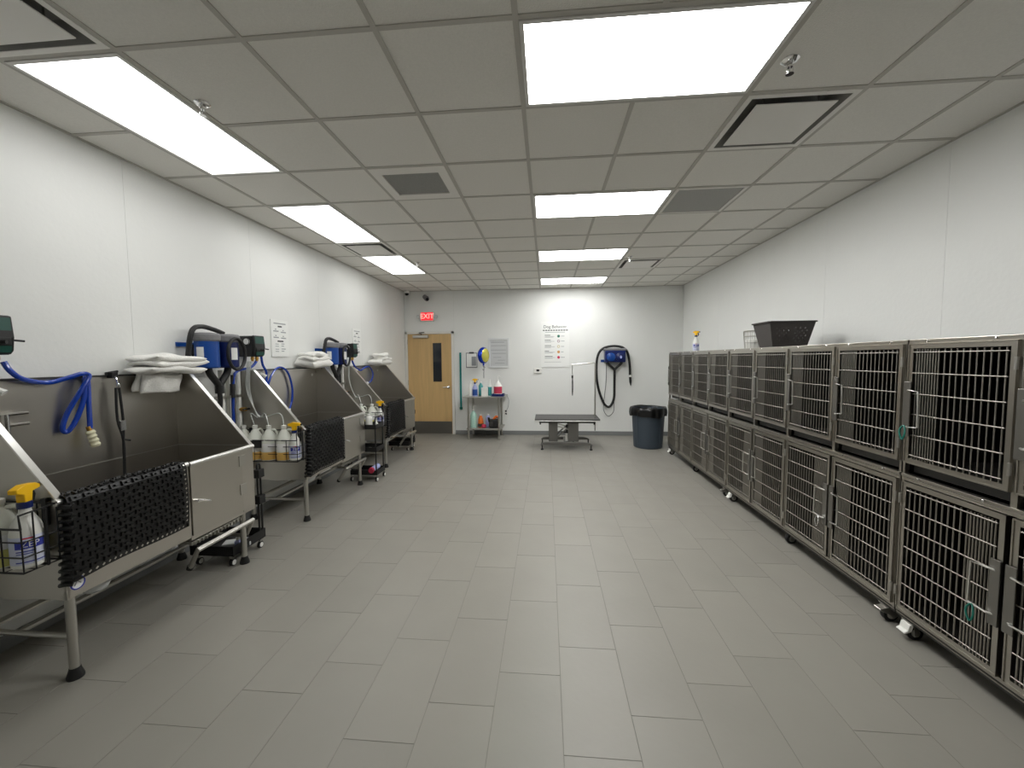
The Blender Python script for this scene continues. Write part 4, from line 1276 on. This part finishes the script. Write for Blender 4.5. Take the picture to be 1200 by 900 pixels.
# dog behaviour poster
t = thing('wall_poster', 'white dog behavior poster with five coloured dots on back wall', 'poster', (.30, YW, 1.87))
MB().box(-.285, .285, -.010, 0, -.465, .465).build('board', 'paper', t, smooth=0)
tm = put(text_mesh('Dog Behavior', .085), 'title', t, (0, -.0105, .355)); tm.rotation_euler = (PI / 2, 0, 0)
tm.data.materials.clear(); tm.data.materials.append(MATS['ink'])
bars(t, [(-.25 + q * .052, -.25 + q * .052 + .04, .285, .020) for q in range(10)], 'ink', -.0102)
bars(t, [(-.20, .20, .245, .010)], 'ink_light', -.0102)
for q, (z, mt) in enumerate(((.165, 'dot_green'), (.065, 'dot_mauve'), (-.045, 'dot_straw'), (-.155, 'dot_amber'), (-.265, 'dot_red'))):
    MB().disc((.07, -.0105, z), .028, 'y', .001, 20).build('dot', mt, t)
    if q in (1, 2): MB().disc((.07, -.0115, z), .018, 'y', .001, 20).build('dot_centre', 'paper', t)
    bars(t, [(-.21, -.21 + rd.uniform(.08, .16), z + .020, .011)], 'ink', -.0102)
    bars(t, [(-.21, rd.uniform(-.03, 0.0), z - .004, .007), (-.21, rd.uniform(-.09, -.03), z - .020, .007)], 'ink_light', -.0102)
    bars(t, [(.12, .12 + rd.uniform(.05, .09), z, .010)], 'ink_light', -.0102)
bars(t, [(-.22, .12, -.36, .006)], 'ink_light', -.0102)
# thermostat
t = thing('thermostat', 'small white thermostat below the dog behavior poster', 'thermostat', (-.055, YW, 1.335))
MB().box(-.08, .08, -.025, 0, -.055, .055).build('case', 'white_plastic', t, smooth=0, bevel=.006)
MB().box(-.028, .030, -.027, -.024, -.015, .025).build('display', 'screen', t, smooth=0)
# framed notice
t = thing('framed_notice', 'white framed notice on the back wall above the utility table', 'picture frame', (-.86, YW, 1.705))
m = MB(); a_, b_, e = .22, .31, .04
m.box(-a_, a_, -.02, 0, -b_, -b_ + e).box(-a_, a_, -.02, 0, b_ - e, b_).box(-a_, -a_ + e, -.02, 0, -b_ + e, b_ - e).box(a_ - e, a_, -.02, 0, -b_ + e, b_ - e)
m.build('frame', 'frame_white', t, smooth=0, bevel=.003)
MB().box(-a_ + e, a_ - e, -.008, 0, -b_ + e, b_ - e).build('sheet', 'paper_grey', t, smooth=0)
bars(t, [(-.16, .12, .22, .012), (-.16, .15, .15, .010), (-.16, .15, .06, .010), (-.14, .15, -.01, .010), (-.12, .05, -.09, .008), (-.02, .13, -.15, .008), (-.08, .12, -.21, .008)], 'ink_light', -.0082)
# clipboard
t = thing('clipboard', 'small clipboard with a sheet of paper on the back wall', 'clipboard', (-1.43, YW, 1.565))
MB().box(-.12, .12, -.008, 0, -.165, .15).build('board', 'grey_wrap', t, smooth=0, bevel=.003)
MB().box(-.105, .105, -.010, -.008, -.145, .135).build('sheet', 'paper', t, smooth=0)
MB().box(.0, .095, -.0108, -.010, -.12, .07).build('print', 'ink_light', t, smooth=0)
MB().box(-.05, .05, -.02, -.008, .13, .165).build('clip', 'ink', t, smooth=0, bevel=.003)
# teal strip
t = thing('squeegee_pole', 'tall thin teal pole hanging beside the wooden door', 'pole', (-1.665, YW, .53))
MB().box(-.018, .018, -.03, -.006, 0, 1.19).build('pole', 'teal_strip', t, smooth=0, bevel=.004)
MB().cyl((0, 0, 1.15), (0, -.03, 1.15), .006).build('hook', 'steel_leg', t)
MB().box(-.03, .03, -.034, -.004, 0.0, .05).build('end_cap', 'teal', t, smooth=0, bevel=.004)
# wall outlet with cords
t = thing('wall_outlet', 'outlet with plugs and dangling cords right of utility table', 'outlet', (-.72, YW, .47))
MB().box(-.035, .035, -.006, 0, -.06, .06).build('plate', 'white_plastic', t, smooth=0)
for z in (-.03, .028): MB().box(-.018, .018, -.035, -.006, z - .016, z + .016).build('plug', 'black', t, smooth=0, bevel=.003)
MB().tube([(0, -.03, .03), (.05, -.05, .12), (.06, -.05, .28), (.0, -.06, .38)], .005, 6, smooth=4).build('cord', 'ink_light', t)
MB().tube([(0, -.03, -.03), (-.03, -.06, -.10), (.03, -.06, -.13), (.05, -.04, -.06)], .005, 6, smooth=4).build('cord', 'white_plastic', t)

# care posters on the left wall
def wall_sheet(label, y0, y1, z0, z1):
    t = thing('care_poster', label, 'poster', (XL + .003, (y0 + y1) / 2, (z0 + z1) / 2), 0, 'white care posters on left wall')
    a_, b_ = (y1 - y0) / 2, (z1 - z0) / 2
    MB().box(0, .012, -a_, a_, -b_, b_).build('board', 'paper', t, smooth=0)
    m = MB(); n = MB()
    def R(mm, u0, u1, v, h): mm.box(.0118, .0124, (-1 + 2 * u0) * a_, (-1 + 2 * u1) * a_, (1 - 2 * v) * b_ - h / 2, (1 - 2 * v) * b_ + h / 2)
    R(m, .15, .85, .10, .012); R(n, .38, .62, .18, .016); R(n, .34, .68, .58, .016)
    for (u, v) in ((.12, .31), (.55, .33), (.12, .48), (.55, .49)): R(m, u, u + .30, v, .012); R(m, u + .1, u + .17, v - .05, .012)
    for v in (.65, .71, .79, .85): R(m, .55, .55 + rd.uniform(.15, .35), v, .009); R(m, .2, .4, v + .01, .007)
    m.build('print', 'ink_light', t, smooth=0); n.build('heading', 'ink', t, smooth=0)
wall_sheet('white care poster above the middle tub, nearer of the two', 2.37, 2.66, 1.625, 2.03)
wall_sheet('white care poster near the far end of the left wall', 4.22, 4.49, 1.66, 2.07)

# ------------------------------------------------------------------ stainless utility table and its things
UX, UY = -1.09, 6.23
t = thing('utility_table', 'stainless two tier utility table against the back wall', 'table', (UX, UY, 0))
MB().box(-.42, .41, -.27, .29, .825, .85).build('tabletop', 'steel_leg', t, smooth=0, bevel=.006)
MB().box(-.36, .35, -.25, .27, .20, .225).build('shelf', 'steel_leg', t, smooth=0, bevel=.004)
for x in (-.315, .285):
    for y in (-.235, .26):
        lg = MB().cyl((x, y, .03), (x, y, .826), .021, n=12).build('leg', 'steel_leg', t)
        MB().lathe([(.018, 0), (.024, .03)], (x, y, 0), n=10).build('foot', 'steel_leg', lg)
def U(x, y, z=.85): return (UX + x, UY + y, z)
bottle('pump_bottle', 'white bottle at the left end of the utility table', 'bottle', U(-.285, -.12), [(.04, 0), (.045, .006), (.045, .20), (.02, .24), (.016, .27)], 'white_plastic', 'bottles on the utility table')
spray('blue spray bottle with yellow trigger on the utility table', U(-.195, -.15), .0, 'spray bottles', body='label_lilac', band='liquid_blue', s=1.12)
bottle('shampoo_bottle', 'teal bottle behind the white card on the utility table', 'bottle', U(-.10, -.02), [(.04, 0), (.045, .006), (.045, .20), (.02, .24), (.014, .26)], 'liquid_teal', 'bottles on the utility table')
o = MB().box(-.065, .065, -.02, .02, 0, .17).build('gift_box', 'white_plastic', None, U(.0, -.16), smooth=0, bevel=.003)
tag(o, 'white upright box under the balloon on the utility table', 'box')
bottle('shampoo_bottle', 'blue-green bottle with tall cap right of the white box', 'bottle', U(.09, -.08), [(.035, 0), (.04, .006), (.04, .19), (.018, .25), (.014, .30)], 'white_plastic', 'bottles on the utility table', band=(.01, .18, .0415, 'liquid_teal'))
bottle('pump_jug', 'large white pump jug with pink label on the utility table', 'bottle', U(.255, -.10, .873), [(.075, 0), (.083, .008), (.083, .17), (.05, .23), (.025, .26), (.02, .28)], 'white_plastic', 'bottles on the utility table', pump=True, band=(.03, .165, .0845, 'pink'))
MBx = MB().box(-.12, .12, -.10, .10, 0, .012)
MBx.box(-.12, .12, -.10, -.094, .012, .045).box(-.12, .12, .094, .10, .012, .045).box(-.12, -.114, -.094, .094, .012, .045).box(.114, .12, -.094, .094, .012, .045)
o = MBx.build('supply_tray', 'dark_blue', None, U(.265, -.10, .851), smooth=0, bevel=.001); tag(o, 'dark blue shallow tray under the pink labelled pump jug', 'tray')
# balloon
bp = at_y(566.5, 416.5, UY - .14)
t = thing('foil_balloon', 'round blue and yellow foil balloon above the utility table', 'balloon', (bp.x, bp.y, bp.z), 1.15)
bl = MB(); fc = MB()
prof = []
R0 = .165
for q in range(13):
    a = -PI / 2 + PI * q / 12
    prof.append((max(.004, R0 * math.cos(a)), .085 * math.sin(a)))
bl.lathe(prof, n=32, axis='y').build('envelope', 'foil_blue', t)
MB().lathe([(R0 * math.cos(a) * 1.01 + .001, -.085 * math.sin(a) * 1.03) for a in (.62, .8, 1.0, 1.2, 1.4, 1.56)], n=28, axis='y').build('printed_face', 'foil_yellow', t)
MB().prism([(-.02, -.155), (.02, -.155), (.012, -.20), (-.012, -.20)], 'xz', -.01, .01).build('neck', 'foil_blue', t, smooth=0)
for x in (-.006, .012):
    MB().tube([(x, 0, -.19), (x + .01, .0, -.27), (x, 0, -.36), (x + .004, 0, -.45)], .003, 5, smooth=3).build('ribbon', 'ink', t)
for p in ((-.02, 0, -.21), (.03, 0, -.22), (-.03, 0, -.27)): MB().tube([p, (p[0] + .02, 0, p[2] - .02)], .006, 5).build('curl', 'black_gloss', t)
# lower shelf
bottle('pump_bottle', 'clear mint pump bottle on the utility table lower shelf', 'bottle', U(-.235, -.13, .226), [(.06, 0), (.066, .006), (.066, .25), (.04, .30), (.02, .32), (.018, .34)], 'liquid_mint', 'things on the utility table shelf', pump=True)
bottle('cleaner_bottle', 'orange and white bottle on the utility table lower shelf', 'bottle', U(-.09, -.13, .226), [(.05, 0), (.055, .006), (.055, .12), (.05, .16), (.03, .21), (.018, .24)], 'orange', 'things on the utility table shelf', band=(.01, .08, .0562, 'dark_plastic'))
bottle('cleaner_bottle', 'pale blue bottle on the utility table lower shelf', 'bottle', U(.04, -.02, .226), [(.05, 0), (.055, .006), (.055, .16), (.04, .20), (.02, .23)], 'label_lilac', 'things on the utility table shelf')
o = MB().lathe([(.03, 0), (.05, .02), (.045, .06), (.02, .075)], n=16).build('pink_sponge', 'pink', None, U(-.02, -.19, .226)); tag(o, 'small pink round sponge at the shelf front', 'sponge')
t = thing('tool_pouch', 'black tool pouch with orange tools on the lower shelf', 'pouch', U(.18, -.13, .226))
MB().box(-.10, .10, -.07, .07, 0, .17).build('pouch', 'black', t, smooth=0, bevel=.025)
MB().box(-.085, -.02, -.085, -.065, .03, .12).build('pocket', 'dark_plastic', t, smooth=0, bevel=.008)
MB().tube([(-.02, 0, .15), (.03, 0, .21), (.09, 0, .20)], .026, 10, smooth=3).build('tool_handle', 'orange', t)
MB().tube([(-.08, -.03, .15), (-.11, -.05, .20), (-.09, -.06, .12)], .018, 8, smooth=3).build('tool_handle', 'black_gloss', t)
